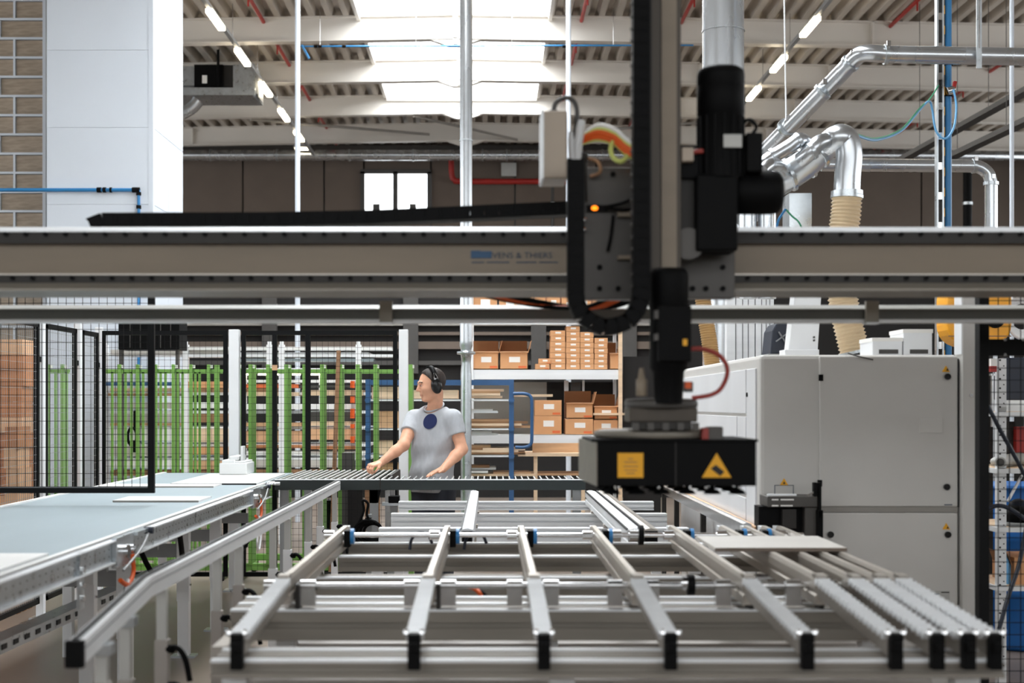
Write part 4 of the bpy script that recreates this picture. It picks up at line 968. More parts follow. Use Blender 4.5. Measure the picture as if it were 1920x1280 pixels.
def carton(label, a, b, c, d, group=None, open_=False, Yc=None, dep=.34, lab2=True, strip=True):
    y = Yc or YT+.02; t = thing('carton', label, 'carton', group=group); x0, x1, z0, z1 = X(a,y), X(b,y), Z(d,y), Z(c,y)
    if open_:
        mb = MB(); th = .006
        mb.bx(x0,x1,y,y+th,z0,z1).bx(x0,x1,y+dep-th,y+dep,z0,z1).bx(x0,x0+th,y,y+dep,z0,z1).bx(x1-th,x1,y,y+dep,z0,z1).bx(x0,x1,y,y+dep,z0,z0+th)
        mb.build('body', 'carton', t)
        MB().bar((( x0+x1)/2,y-.03,z1+.01),((x0+x1)/2,y+.003,z1), x1-x0, .004).build('front_flap', 'board_pack_pale', t)
        MB().bx(x0, x1, y+dep-.004, y+dep, z1, z1+.14).build('rear_flap', 'carton_in', t)
        MB().add([(x1,y,z1),(x1,y+dep,z1),(x1+.035,y+dep,z1+.13),(x1+.035,y,z1+.13),(x1+.004,y,z1),(x1+.004,y+dep,z1),(x1+.039,y+dep,z1+.13),(x1+.039,y,z1+.13)],[(0,1,2,3),(7,6,5,4),(0,4,5,1),(1,5,6,2),(2,6,7,3),(3,7,4,0)]).build('side_flap', 'carton', t)
    else:
        Bx('body', 'carton', t, x0, x1, y, y+dep, z0, z1, .002)
    w_, h = x1-x0, z1-z0
    if lab2: Bx('label_sticker', 'paper', t, x0+w_*.33, x0+w_*.72, y-.002, y, z0+h*.42, z0+h*.75)
    if strip: Bx('print_mark', 'orange_print', t, x0+w_*.66, x0+w_*.95, y-.0018, y, z0+h*.07, z0+h*.2)
    return t
carton('open carton at the left end of the middle shelf, beside the silver pipe', 886, 935, 661, 692, open_=True)
carton('open carton with a tall side flap, second from the left on the middle shelf', 937, 990, 661, 692, open_=True)
carton('small carton lying in front of the small-carton stacks', 1004, 1030, 682, 692, dep=.2, Yc=YT-.0)
carton('small tilted carton on top of the lying small carton', 1010, 1033, 672, 681.5, dep=.18, Yc=YT+.01)
cn = ['first','second','third','fourth']
for c, (a, b, top) in enumerate(((1032,1060,619),(1061.5,1087,611),(1088.5,1113,622),(1114.5,1139,633))):
    n = round((692-top)/10.6); h = (692-top)/n
    for k in range(n):
        carton('%s small carton in the %s stack from the left on the middle shelf' % (ORD[k], cn[c]), a+random.uniform(-.6,.6), b+random.uniform(-.6,.6), top+k*h+.4, top+(k+1)*h, group='small cartons stacked on the middle shelf', Yc=YT+.03, dep=.28, strip=False)
        
carton('open carton at the right end of the middle shelf with torn flaps', 1143, 1160, 664, 692, open_=True, lab2=False, strip=False)
carton('upper closed carton left on the lower shelf', 1003, 1053, 750, 779); carton('lower closed carton left on the lower shelf', 1002, 1053, 779.5, 814)
carton('open carton in the middle of the lower shelf, upper of two', 1061, 1112, 757, 784, open_=True); carton('closed carton in the middle of the lower shelf, lower of two', 1060, 1112, 785, 814)
carton('open carton right on the lower shelf, upper of two', 1114, 1158, 763, 786, open_=True, Yc=YT+.03); carton('closed carton right on the lower shelf, lower of two', 1113, 1158, 787, 814, Yc=YT+.03)
for k, (a, b) in enumerate(((886,932),(936,975),(978,1000),(1003,1022),(1025,1050),(1053,1080),(1083,1108),(1112,1140),(1142,1160))):
    carton('%s from left on the top shelf right under the gantry beam' % (['wide carton','wide plain carton','narrow carton third','narrow carton fourth','carton fifth','carton sixth','carton seventh','carton eighth','carton ninth'][k]), a, b, 548+(k*5) % 9, 600, group='cartons on the top shelf')
t = thing('shelf_spindle', 'small grey motor part standing on the lower shelf', 'part')
PB('body', 'plate_grey', t, 1070, 1090, 716, 738, YT+.5, .1, .01); PB('stand', 'alu_white', t, 1058, 1066, 713, 815, YT+.5, .04); PB('stand', 'alu_white', t, 1092, 1096, 713, 815, YT+.5, .04)

# ---------------------------------------------------------------- long-goods rack far behind the green racks
YL = 16.
def xg(p): return X(p, YL)
def zg(p): return Z(p, YL)
lr = thing('long_goods_rack', 'white long-goods rack seen through the green uprights', 'rack')
for px in (196, 348, 505, 528, 672): Bx('column', 'white_paint', lr, xg(px-5), xg(px+5), YL-.02, YL+.06, 0, zg(646)); Bx('column_head', 'white_paint', lr, xg(px-3), xg(px+3), YL-.02, YL+.04, zg(646), zg(640))
for py in (660, 735, 770, 800, 832, 858): Bx('arm_shelf', 'white_paint', lr, xg(192), xg(690), YL+.06, YL+.8, zg(py+5), zg(py))
Bx('blue_beam', 'rack_blue', lr, xg(200), xg(338), YL-.03, YL+.02, zg(723), zg(716))
goods = [(335,735,650,656,'board_white','long white profile'),(340,740,664,669,'alu_white','slim white profile'),(440,700,672,677,'belt_blue','pale blue long profile'),(205,430,655,664,'board_grey','pale grey long board'),
 (460,690,712,717,'board_white','white board'),(205,340,727,734,'wood_pale','pale board'),(200,335,737,742,'wood_mid','tan board'),(345,520,728,735,'wood_mid','tan plank'),(455,560,720,727,'orange_print','orange bundle'),(560,690,722,726,'frame_dark','dark tube'),
 (462,560,735,742,'wood_pale','pale plank'),(565,680,731,741,'wood_pale','pale plank'),(340,420,715,727,'carton','brown carton pack'),
 (460,670,757,767,'board_white','thick white tube'),(205,345,754,766,'board_grey','grey board'),(350,440,754,765,'board_white','white board'),
 (455,565,775,790,'dark_partition','dark bundle'),(570,660,772,790,'plate_grey','grey bundle'),(205,345,775,792,'board_grey','grey stack'),(350,430,776,792,'wood_brown','brown stack'),
 (455,565,792,799,'wood_mid','tan plank'),(580,670,790,798,'wood_pale','pale plank'),(205,345,793,798,'wood_mid','tan plank'),
 (455,565,808,829,'board_pack_pale','thick pale board pack'),(570,670,804,824,'board_pack_pale','thick pale board pack'),(205,345,805,826,'board_white','white board pack'),(350,430,803,829,'wood_pale','pale board pack'),
 (455,565,834,840,'board_pack','orange-brown plank'),(570,670,836,842,'board_pack','orange-brown plank'),(205,345,836,855,'board_grey','grey board pack'),(350,430,838,852,'carton','brown pack'),
 (455,690,846,853,'board_white','white long tube'),(205,345,862,876,'board_white','white board pack'),(455,640,862,876,'board_grey','grey long pack'),(350,430,864,880,'wood_mid','tan pack'),(205,430,882,892,'wood_brown','brown low pack'),(455,690,880,892,'wood_brown','brown low pack')]
for k, (a, b, c, d, m, lab) in enumerate(goods):
    bay = lambda a: 'left bay' if a < 335 else ('second bay' if a < 440 else ('third bay' if a < 559 else 'right bay'))
    rk = sorted([(c2, q) for q, (a2, b2, c2, d2, m2, l2) in enumerate(goods) if bay(a2) == bay(a)]).index((c, k))
    tag(Bx('long_goods', m, None, xg(a), xg(b), YL+.0+.015*(k % 4), YL+.06+.2+.03*(k % 3), zg(d), zg(c)), '%s, %s from the top in the %s of the long-goods rack' % (lab, ORD[rk] if rk else 'first', bay(a)), 'stored goods', 'goods on the long-goods rack')
for k, px in enumerate((662,)):
    for j, (a, b) in enumerate(((714,727),(743,755),(766,784),(795,803),(818,830))): tag(PB('orange_clamp', 'orange_cable', None, 657, 664, a, b, YL-.12, .1), '%s orange clamp on the right column of the long-goods rack' % ORD[j], 'clamp', 'orange clamps on the long-goods rack')
t = thing('tube_lamp', 'lit tube lamp row low behind the green rack', 'lamp')
for a, b in ((458,474),(484,504),(518,536),(548,562),(570,598)): PB('lamp', 'lamp_tube', t, a, b, 695, 703, 17., .06)
PB('housing', 'white_paint', t, 455, 602, 690, 695, 17., .1)
for px in (460, 600): PB('stand', 'white_paint', t, px-2, px+2, 690, 1010, 17.06, .04)
t = thing('hanging_strap', 'black strap loop hanging on the left long-goods rack', 'strap')
MB().tube([(xg(252)+.05*math.cos(a), YL-.1, zg(818)+.1*math.sin(a)) for a in [2*math.pi*j/16 for j in range(16)]], .016, 8, closed=True).build('loop', 'black', t); PB('tail', 'black', t, 247, 255, 825, 848, YL-.12, .03); PB('hook', 'black', t, 250, 254, 770, 803, YL-.1, .2)
# dark cabinet in front of the shaft foot
t = thing('dark_cabinet', 'black cabinet in front of the white shaft behind the fence', 'cabinet')
PB('body', 'black', t, 222, 336, 596, 655, 15.2, .4); PB('top_trim', 'frame_dark', t, 220, 338, 592, 597, 15.18, .42); 
for px in (226, 332): PB('leg', 'frame_dark', t, px-3, px+3, 655, 1033, 15.25, .06)
for k in range(1,6): PB('slat', 'frame_dark', t, 224+k*19, 225+k*19, 600, 652, 15.18, .02)
# ---------------------------------------------------------------- white processing machine
YM = 7.0
def xm2(p): return X(p, YM)
def zm(p): return Z(p, YM)
mc = thing('panel_machine', 'large white panel machine with two doors at right', 'machine')
mx0, mx1 = xm2(1425), xm2(1797); mz = zm(665)
MB().bx(mx0, mx1, YM, 9.9, .08, mz).build('housing', 'machine', mc, .02)
Bx('plinth', 'gantry_dark', mc, mx0+.04, mx1, YM+.05, 9.85, 0, .08)
# flank panels
for ya, yb, za, zb_, nm in ((7.35,9.85,1.52,mz-.06,'flank_panel'),(7.62,9.85,1.10,1.51,'flank_panel'),(7.35,9.85,.5,1.09,'flank_panel'),(7.08,7.33,.5,mz-.06,'flank_panel'),(7.35,7.6,1.10,1.51,'flank_panel')): Bx(nm, 'machine_side', mc, mx0-.008, mx0+.004, ya+.004, yb-.004, za+.004, zb_-.004, .002)
MB().cyl((mx0-.014,7.3,1.62),(mx0-.006,7.3,1.62), .012, 10).build('flank_lock', 'black', mc)
d1 = Bx('upper_door', 'machine', mc, xm2(1535), xm2(1793.5), YM-.02, YM+.002, zm(949), zm(668), .006)
Bx('door_ledge', 'ledge', mc, xm2(1534), xm2(1794), YM-.014, YM+.002, zm(959.5), zm(949.5))
d2 = Bx('lower_door', 'machine', mc, xm2(1535), xm2(1793.5), YM-.02, YM+.002, zm(1300), zm(960.5), .006)
Bx('door_gap', 'groove', mc, xm2(1794), xm2(1796.5), YM-.012, YM, zm(950), zm(672))
for p, (px, py) in ((d1,(1773.5,706)),(d1,(1772,912)),(d2,(1555,1001)),(d2,(1774,1001))):
    MB().lathe([(.016,-.002),(.016,.008),(.013,.012)], (0,0,0), axis='y', n=16)
    MB().cyl((xm2(px),YM-.034,zm(py)),(xm2(px),YM-.02,zm(py)), .0155, 18).build('door_knob', 'black_gloss', p)
for px, py in ((1773.5,697),(1774,992)):
    tri(px, py, 12, YM-.021, 'warning_triangle', d1 if py < 900 else d2); MB().prism([(xm2(px-2.4),zm(py-2)),(xm2(px+2.4),zm(py-2)),(xm2(px),zm(py-7))], 'y', YM-.0255, YM-.0238).build('pictogram', 'ink', d1 if py < 900 else d2)
for px, py in ((1537,708),(1535,905)): Bx('hinge', 'black', mc, xm2(px-4), xm2(px+4), YM-.032, YM-.018, zm(py+6), zm(py-6), .002)
Bx('data_plate', 'machine', d1, xm2(1722), xm2(1765), YM-.025, YM-.019, zm(811), zm(785), .001)
Bx('maker_mark', 'faded_ink', d1, xm2(1768), xm2(1783), YM-.0215, YM-.0195, zm(946.5), zm(944.5))
st = Bx('info_sticker', 'grey_label', d2, xm2(1735), xm2(1778), YM-.0225, YM-.0195, zm(1147), zm(1106))
Bx('sticker_code', 'ink', d2, xm2(1763), xm2(1775), YM-.0235, YM-.022, zm(1141), zm(1125)); 
for k in range(5): Bx('sticker_line', 'faded_ink', d2, xm2(1738), xm2(1758), YM-.0235, YM-.022, zm(1113+k*6), zm(1111+k*6))
Bx('sticker_line', 'ink', d2, xm2(1762), xm2(1777), YM-.0235, YM-.022, zm(1110), zm(1108))
tri(1470, 909, 13, YM-.001, 'warning_triangle', mc); MB().prism([(xm2(1467.5),zm(907)),(xm2(1472.5),zm(907)),(xm2(1470),zm(902))], 'y', YM-.0055, YM-.0038).build('pictogram', 'ink', mc)
for a, b, c, d in ((1452,1488,909,910.2),(1452,1453.2,909,926),(1486.8,1488,909,926)): Bx('outline_mark', 'faded_ink', mc, xm2(a), xm2(b), YM-.002, YM, zm(d), zm(c))
# mouth
Bx('mouth_recess', 'black', mc, xm2(1414), xm2(1494), YM-.12, YM-.002, zm(1012), zm(946)); Bx('mouth_hood', 'plate_grey', mc, xm2(1424), xm2(1516), YM-.2, YM-.001, zm(945), zm(926), .004)
Bx('hood_edge', 'alu_white', mc, xm2(1424), xm2(1476), YM-.215, YM-.19, zm(924), zm(921)); Bx('mouth_pillar', 'plate_grey', mc, xm2(1494), xm2(1517), YM-.18, YM-.002, zm(1030), zm(945), .004)
for a, b, c in ((1432,1444,930),(1448,1472,930),(1432,1444,941),(1448,1470,941)): Bx('hood_print', 'paper', mc, xm2(a), xm2(b), YM-.203, YM-.2, zm(c+2.5), zm(c))
for a, b, c, d in ((1507,1514,900,925),(1516,1521,900,965),(1514,1524,950,1030)): Bx('guard_rod', 'black', mc, xm2(a), xm2(b), YM-.22, YM-.18, zm(d), zm(c), .003)
MB().bar((xm2(1495),YM-.21,zm(924)),(xm2(1510),YM-.21,zm(916)), .01, .008).build('latch', 'chrome', mc)
Bx('sensor_tag', 'paper', mc, xm2(1465), xm2(1471), YM-.128, YM-.12, zm(978), zm(968)); Bx('spindle_inside', 'gantry_dark', mc, xm2(1455), xm2(1480), YM-.16, YM-.12, zm(985), zm(950))
MB().tube(smooth_path([P(1590,662,YM-.01),P(1610,668,YM-.04),P(1637,674,YM-.04)],4), .004, 6).build('loose_wire', 'frame_dark', mc)
# corner column
t = thing('machine_column', 'light grey square column right of the machine doors', 'column')
Bx('tube', 'machine', t, xm2(1797.5), xm2(1832), YM-.06, YM+.06, .0, zm(520), .004)
MB().cyl((xm2(1813),YM-.066,zm(741)),(xm2(1813),YM-.058,zm(741)), .008, 10).build('screw', 'steel', t); Bx('edge_cover', 'machine_side', t, xm2(1797.5)-.004, xm2(1797.5), YM-.055, YM+.055, mz+.002, zm(520))

# ---------------------------------------------------------------- ducts and hoses above the machine
def bellows(name, label, pts, r, m, pitch=.022, n=16):
    t = thing(name, label, 'hose'); p = smooth_path(pts, 12); seg = [(p[i+1]-p[i]).length for i in range(len(p)-1)]; L = sum(seg); k = int(L/(pitch/4)); q = []; rs = []
    for i in range(k+1):
        s = i*L/k; j = 0
        while j < len(seg)-1 and s > seg[j]: s -= seg[j]; j += 1
        q.append(p[j].lerp(p[j+1], min(1, s/seg[j]))); rs.append(r*(1+.07*math.cos(2*math.pi*i/4)))
    MB().tube(q, r, n, rs).build('ribbed_tube', m, t)
    for a, b in ((q[0],q[3]),(q[-1],q[-4])): MB().cyl(a, b, r*1.12, n).build('clamp_ring', 'galv', t)
    return t
Yh = 8.2
bellows('ribbed_hose', 'thick cream ribbed extraction hose dropping to the machine top', [P(1588,366,Yh),P(1586,400,Yh),P(1580,450,Yh),P(1577,520,Yh),P(1584,580,Yh),P(1603,662,Yh)], .083, 'hose_beige')
bellows('ribbed_hose', 'thin brownish ribbed hose at the rear of the machine flank', [P(1316,545,9.4),P(1322,590,9.4),P(1330,640,9.4),P(1336,687,9.4)], .052, 'hose_brown', .016)
t = thing('extraction_manifold', 'silver extraction pipe manifold behind the black motor', 'duct')
mp = smooth_path([P(1380,410,8.6),P(1440,350,8.5),P(1500,315,8.4),P(1545,278,8.3),P(1570,258,Yh),P(1586,262,Yh),P(1592,290,Yh),P(1589,330,Yh),P(1588,366,Yh)], 6)
MB().tube(mp, .08, 20, [.11-.035*min(1,i/20) for i in range(len(mp))]).build('main_tube', 'duct', t)
def ring(px, py, Y, dx, dy, r): 
    c = Vector(P(px,py,Y)); d = Vector((dx,0,-dy)).normalized(); return MB().cyl(c-d*.01, c+d*.01, r, 20).build('collar', 'galv', t)
ring(1440,350,8.5,60,-40,.112); ring(1478,327,8.42,60,-30,.106); ring(1512,306,8.4,60,-40,.098); ring(1535,287,8.32,50,-35,.094)
MB().cyl(P(1588,358,Yh), P(1588,366,Yh), .09, 20).build('collar', 'galv', t)
for k, (pts, r) in enumerate((([P(1405,330,8.2),P(1440,300,8.2),P(1480,275,8.2),P(1500,262,8.2),P(1512,272,8.25),P(1516,292,8.35)], .042), ([P(1500,300,8.2),P(1520,285,8.15),P(1535,268,8.15),P(1556,262,8.2)], .045), ([P(1430,320,8.0),P(1445,308,8.05),P(1462,312,8.2),P(1470,325,8.35)], .036))): MB().tube(smooth_path(pts,6), r, 16).build('branch_tube', 'duct', t)
for px, py, Y, r in ((1450,293,8.2,.05),(1497,264,8.2,.05),(1522,283,8.15,.053)): ring(px, py, Y, 50, -32, r)
PB('gate_box', 'galv', t, 1480, 1522, 362, 440, 8.6, .2); 
for px in (1402,1438): MB().cyl(P(px,394,8.3), P(px,560,8.3), .052, 18).build('drop_tube', 'duct', t)
def ppipe(label, pts, r, rings):
    t = thing('silver_duct', label, 'duct'); MB().tube(pts, r, 18).build('tube', 'duct', t)
    for a, b in rings:
        a, b = Vector(a), Vector(b); d = (b-a).normalized(); MB().cyl(a-d*.012, a+d*.012, r*1.15, 18).build('collar', 'galv', t)
        MB().bx(a.x-.012, a.x+.012, a.y-r*1.3, a.y-r*1.05, a.z+r*.6, a.z+r*1.25).build('clamp_lug', 'chrome', t)
    return t
A = smooth_path([P(1640,100,9.4),P(1622,100,9.42),P(1610,104,9.45),P(1596,117,9.5),P(1580,134,9.55)], 5)
t = ppipe('silver round duct bending from the right edge down to the motor', [P(2250,112,9.4), P(1660,102,9.4)] + A + [P(1360,360,10.6)], .058, [(P(1661,102,9.4),P(1700,102,9.4)), (P(1594,119,9.5),P(1580,134,9.55)), (P(1542,172,9.67),P(1530,184,9.7)), (P(1474,239,10.0),P(1460,253,10.1))])
PB('strap', 'galv', t, 1831, 1841, 0, 128, 9.3, .008); MB().cyl(P(1836,-80,9.3), P(1836,90,9.3), .006, 6).build('hanger', 'steel', t)
MB().cyl(P(1474,230,10.0), (X(1456,10.0),10.0,7.9), .006, 6).build('hanger_wire', 'white_paint', t)
B = smooth_path([P(1815,311,11),P(1835,313,11),P(1852,325,11),P(1858,345,11)], 5)
ppipe('thinner silver duct turning down left of the thin white post', [P(1540,309,11)] + B + [(X(1858,11),11,0)], .051, [(P(1826,311,11),P(1800,311,11)), (P(1858,344,11),P(1858,370,11))])
t = thing('main_duct', 'wide vertical silver duct behind the black motor', 'duct'); xd, yd = X(1356,10.9), 10.9
MB().lathe([(.158,7.82),(.158,0)], (xd,yd,0), n=36).build('tube', 'duct', t); MB().lathe([(.164,Z(60,yd)+.01),(.164,Z(60,yd))], (xd,yd,0), n=36).build('seam_ring', 'duct', t)
for px, w_, lab in ((1389,26,'wider silver profile post behind the machine'), (1434,17,'narrow silver profile post behind the machine')):
    t = thing('profile_post', lab, 'post'); yy = 10.3; m = MB()
    m.prism(tslot(X(px-w_,yy),X(px+w_,yy),yy,yy+.1,0,0), 'z', 0, Z(500,yy)) if False else m.bx(X(px-w_,yy),X(px+w_,yy),yy,yy+.1,0,Z(480,yy))
    m.build('profile', 'alu_white', t); 
    for k in (-.4,.1,.5): Bx('slot', 'seam', t, X(px+w_*k,yy), X(px+w_*k,yy)+.006, yy-.003, yy, 0, Z(482,yy))
t = thing('white_bracket_arm', 'tapered white bracket arm standing on the machine top', 'bracket')
MB().prism([(X(1476,8),mz),(X(1532,8),mz),(X(1541,8),Z(540,8)),(X(1491,8),Z(540,8))], 'y', 8., 8.12).build('arm', 'white_paint', t, .004); PB('foot', 'white_paint', t, 1472, 1536, 655, 668, 7.98, .16, .003)
for py in (632, 638): MB().cyl((X(1526,8),7.992,Z(py,8)),(X(1526,8),8,Z(py,8)), .006, 8).build('screw', 'frame_dark', t)
t = thing('dust_sack', 'dark grey-blue sack behind the white bracket arm', 'bag'); MB().prism([(X(a,9.6),Z(b,9.6)) for a, b in ((1444,664),(1448,620),(1456,606),(1478,600),(1487,612),(1480,664))], 'y', 9.6, 9.9).build('sack', 'navy_hose', t, .01); MB().bar(P(1455,640,9.58),P(1480,622,9.58), .02, .008).build('strap', 'seam', t); MB().bar(P(1460,622,9.58),P(1478,650,9.58), .02, .008).build('strap', 'seam', t)
Bx('base', 'grey_paint', t, X(1440,9.5), X(1492,9.5), 9.5, 9.88, mz, Z(664,9.6))
for a, b, c, d, lab in ((1636,1692,634,663,'low white carton on the machine top, left of the taller one'), (1694,1748,618,663,'taller white carton on the machine top')):
    t = thing('white_carton', lab, 'carton'); yy = 7.25; Bx('body', 'white_paint', t, X(a,yy), X(b,yy), yy, yy+.25, mz, Z(c,yy), .004); Bx('window_patch', 'frame_dark', t, X(a+12,yy), X(b-8,yy), yy-.003, yy, Z(663,yy), Z(655,yy)); Bx('lid', 'paper', t, X(a,yy)-.003, X(b,yy)+.003, yy-.003, yy+.25, Z(c+6,yy), Z(c,yy)+.003)
# blue riser with cable tray
YB2 = 10.0
t = thing('cable_ladder', 'perforated galvanised cable channel beside the blue pipe', 'cable tray')
for px in (1756.5, 1767): Bx('flange', 'galv', t, X(px-1.6,YB2), X(px+1.6,YB2), YB2-.02, YB2+.03, 0, 7.95)
Bx('back', 'plate_grey', t, X(1757,YB2), X(1767,YB2), YB2+.02, YB2+.03, 0, 7.95)
for k in range(12): Bx('rung', 'chrome', t, X(1757,YB2), X(1767,YB2), YB2-.01, YB2+.02, Z(30+k*56,YB2)-.03, Z(30+k*56,YB2)+.02)
for k in range(18): Bx('yellow_mark', 'yellow_sign', t, X(1770,YB2), X(1772,YB2), YB2-.0, YB2+.01, Z(10+k*38,YB2)-.06, Z(10+k*38,YB2))
Bx('inner_channel', 'frame_dark', t, X(1768.6,YB2), X(1773,YB2), YB2+.01, YB2+.03, 0, 7.95)
t = thing('air_riser', 'thick vertical blue air pipe with red valve', 'pipe'); MB().cyl((X(1779.5,YB2),YB2+.03,0),(X(1779.5,YB2),YB2+.03,7.95), .0275, 18).build('tube', 'blue_pipe', t)
MB().cyl((X(1779.5,YB2),YB2+.03,Z(121,YB2)),(X(1779.5,YB2),YB2+.03,Z(116,YB2)), .036, 16).build('clamp', 'black', t); MB().cyl((X(1779.5,YB2),YB2+.03,Z(180,YB2)),(X(1779.5,YB2),YB2+.03,Z(164,YB2)), .038, 16).build('clamp', 'black', t)
MB().cyl(P(1776,171,YB2-.04), P(1789,168,YB2-.04), .03, 12).build('valve', 'chrome', t); MB().bar(P(1788,166,YB2-.05), P(1791,153,YB2-.05), .03, .02).build('valve_lever', 'red_pipe', t)
for m, d, lab in (('blue_hose',0,'pale blue air hose looping from the blue pipe to the manifold'), ('green_hose',-3,'thin green hose strung beside the pale blue hose')):
    t = thing('air_hose', lab, 'hose')
    pts = [P(1576,240+d,Yh),P(1612,256+d,8.5),P(1645,262+d,8.9),P(1690,245+d,9.3),P(1725,205+d,9.6),P(1742,190+d,9.8)] + ([P(1748,205,9.85),P(1755,245,9.85),P(1772,260,9.85),P(1788,240,9.85),P(1793,200,9.9),P(1788,168,9.93)] if d == 0 else [P(1760,160,9.9)])
    MB().tube(smooth_path(pts,8), .008 if d == 0 else .005, 8).build('tube', m, t)
t = thing('air_hose', 'short blue and green hose pair at the galvanised gate box', 'hose'); MB().tube(smooth_path([P(1473,392,8.1),P(1466,402,8.1),P(1458,418,8.1),P(1452,460,8.15)],5), .007, 8).build('tube', 'blue_pipe', t); MB().tube(smooth_path([P(1473,392,8.1),P(1485,405,8.1),P(1500,420,8.1),P(1515,460,8.15)],5), .005, 8).build('green_tube', 'green_hose', t)
# orange reel behind the column
t = thing('hose_reel', 'orange-yellow rounded reel housing behind the grey column', 'reel'); Yo = 8.6
def rpoly(px0, px1, py0, py1, r):
    out = []
    for cx_, cy_, a0 in ((px1-r,py0+r,-90),(px1-r,py1-r,0),(px0+r,py1-r,90),(px0+r,py0+r,180)):
        for k in range(7): a = math.radians(a0+15*k); out.append((X(cx_+r*math.cos(a),Yo), Z(cy_+r*math.sin(a),Yo)))
    return out
MB().prism(rpoly(1776,1898,520,648,40), 'y', Yo, Yo+.22).build('housing', 'orange_yellow', t, .015)
MB().cyl((X(1866,Yo),Yo-.012,Z(598,Yo)),(X(1866,Yo),Yo+.01,Z(598,Yo)), .055, 20).build('grip_hole', 'black', t); Bx('seam_line', 'wood_brown', t, X(1778,Yo), X(1896,Yo), Yo-.002, Yo+.001, Z(631,Yo), Z(629,Yo)); PB('stand', 'gantry_dark', t, 1846, 1862, 646, 1240, Yo+.08, .08)
# ---------------------------------------------------------------- right fence and the shelf behind it
Yr = 6.
def xr_(p): return X(p, Yr)
t = thing('machine_fence', 'black mesh fence with heavy crossbar at the right edge', 'fence')
Bx('post', 'black_frame', t, xr_(1832), xr_(1850.5), Yr-.03, Yr+.03, 0, Z(500,Yr), .002); Bx('crossbar', 'black_frame', t, xr_(1850.5), 2.75, Yr-.02, Yr+.02, Z(667,Yr), Z(636,Yr)); Bx('top_bar', 'black_frame', t, xr_(1850.5), 2.75, Yr-.02, Yr+.02, Z(515,Yr), Z(500,Yr)); Bx('post', 'black_frame', t, 2.71, 2.75, Yr-.03, Yr+.03, 0, Z(515,Yr)); Bx('crossbar', 'black_frame', t, xr_(1850.5), 2.71, Yr-.02, Yr+.02, .1, .14)
tag(wires(xr_(1850.5), 2.71, .14, Z(667,Yr), Yr, .048, .0505, .0016).build('wire_mesh', 'black_frame', t), kind='stuff'); tag(wires(xr_(1850.5), 2.71, Z(636,Yr), Z(515,Yr), Yr, .048, .0505, .0016).build('wire_mesh', 'black_frame', t), kind='stuff')
for px, py in ((1881,637),(1881,665),(1915,637)): MB().cyl((xr_(px),Yr-.026,Z(py,Yr)),(xr_(px),Yr-.02,Z(py,Yr)), .006, 8).build('bolt', 'grey_paint', t)
Ys = 7.9
def xs2(p): return X(p, Ys)
def zs2(p): return Z(p, Ys)
t = thing('perforated_shelf', 'white perforated steel shelf behind the right fence', 'shelf')
for px, y in ((1878,Ys),(1878,Ys+.5),(2060,Ys),(2060,Ys+.5)):
    u = Bx('upright', 'white_paint', t, xs2(px-9), xs2(px+9), y, y+.03, 0, zs2(672))
    if y == Ys and px < 2000:
        h = MB()
        for k in range(34): z = .1+k*.052; h.cyl((xs2(px-3),y-.002,z),(xs2(px-3),y+.001,z), .006, 6); h.cyl((xs2(px+4),y-.002,z+.02),(xs2(px+4),y+.001,z+.02), .004, 6)
        tag(h.build('upright_holes', 'groove', u), kind='stuff')
for py in (772, 878, 988, 1098): Bx('shelf_board', 'white_paint', t, xs2(1866), xs2(2070), Ys-.02, Ys+.55, zs2(py+9), zs2(py)); Bx('shelf_liner', 'wood_pale', t, xs2(1870), xs2(2066), Ys+.0, Ys+.53, zs2(py), zs2(py-1))
MB().bar((xs2(1888),Ys-.01,zs2(940)),(xs2(1915),Ys-.01,zs2(890)), .02, .01).build('brace', 'white_paint', t)
def shelf_item(name, label, cat, fn): t = thing(name, label, cat); fn(t)
shelf_item('grey_tube', 'short grey plastic pipe lying on the second shelf', 'pipe', lambda t: (MB().tube([(xs2(1872),Ys-.03,zs2(866)),(xs2(1925),Ys+.25,zs2(866))], .03, 16).build('tube', 'grey_label', t), MB().cyl((xs2(1872)-.002,Ys-.034,zs2(866)),(xs2(1872)+.001,Ys-.03,zs2(866)), .022, 16).build('bore', 'frame_dark', t)))
shelf_item('white_profiles', 'stack of white plastic profiles on the top shelf', 'profiles', lambda t: [PB('profile', 'board_white', t, 1872+k*4, 1960, 762-k*6, 768-k*6+3, Ys+.03*k, .06) for k in range(3)])
shelf_item('rag_pile', 'grey rag pile on the second shelf behind the pipe', 'rags', lambda t: [MB().ell((xs2(1905+k*14),Ys+.2,zs2(868-k*3)), (.07,.08,.035), 12, 8).build('rag', 'grey_label', t) for k in range(3)])
shelf_item('work_shoe', 'black work shoe on the third shelf', 'shoe', lambda t: (MB().ell((xs2(1918),Ys+.1,zs2(970)), (.085,.12,.06), 14, 10).build('upper', 'black', t), MB().bx(xs2(1892),xs2(1945),Ys-.02,Ys+.22,zs2(987),zs2(980)).build('sole', 'grey_paint', t, .004), MB().ell((xs2(1930),Ys+.16,zs2(958)), (.06,.07,.06), 12, 8).build('collar', 'navy_hose', t)))
shelf_item('product_box', 'white and red product box behind the shoe', 'box', lambda t: (PB('body', 'paper', t, 1882, 1902, 962, 987, Ys+.25, .1), PB('print_band', 'red_pipe', t, 1884, 1900, 967, 970, Ys+.246, .004)))
shelf_item('open_carton', 'brown open carton on the lowest shelf at the right edge', 'carton', lambda t: (PB('body', 'carton', t, 1902, 1990, 1045, 1097, Ys+.05, .35), MB().bar((xs2(1896),Ys+.2,zs2(1040)),(xs2(1904),Ys+.2,zs2(1062)), .3, .004).build('flap', 'carton_in', t)))
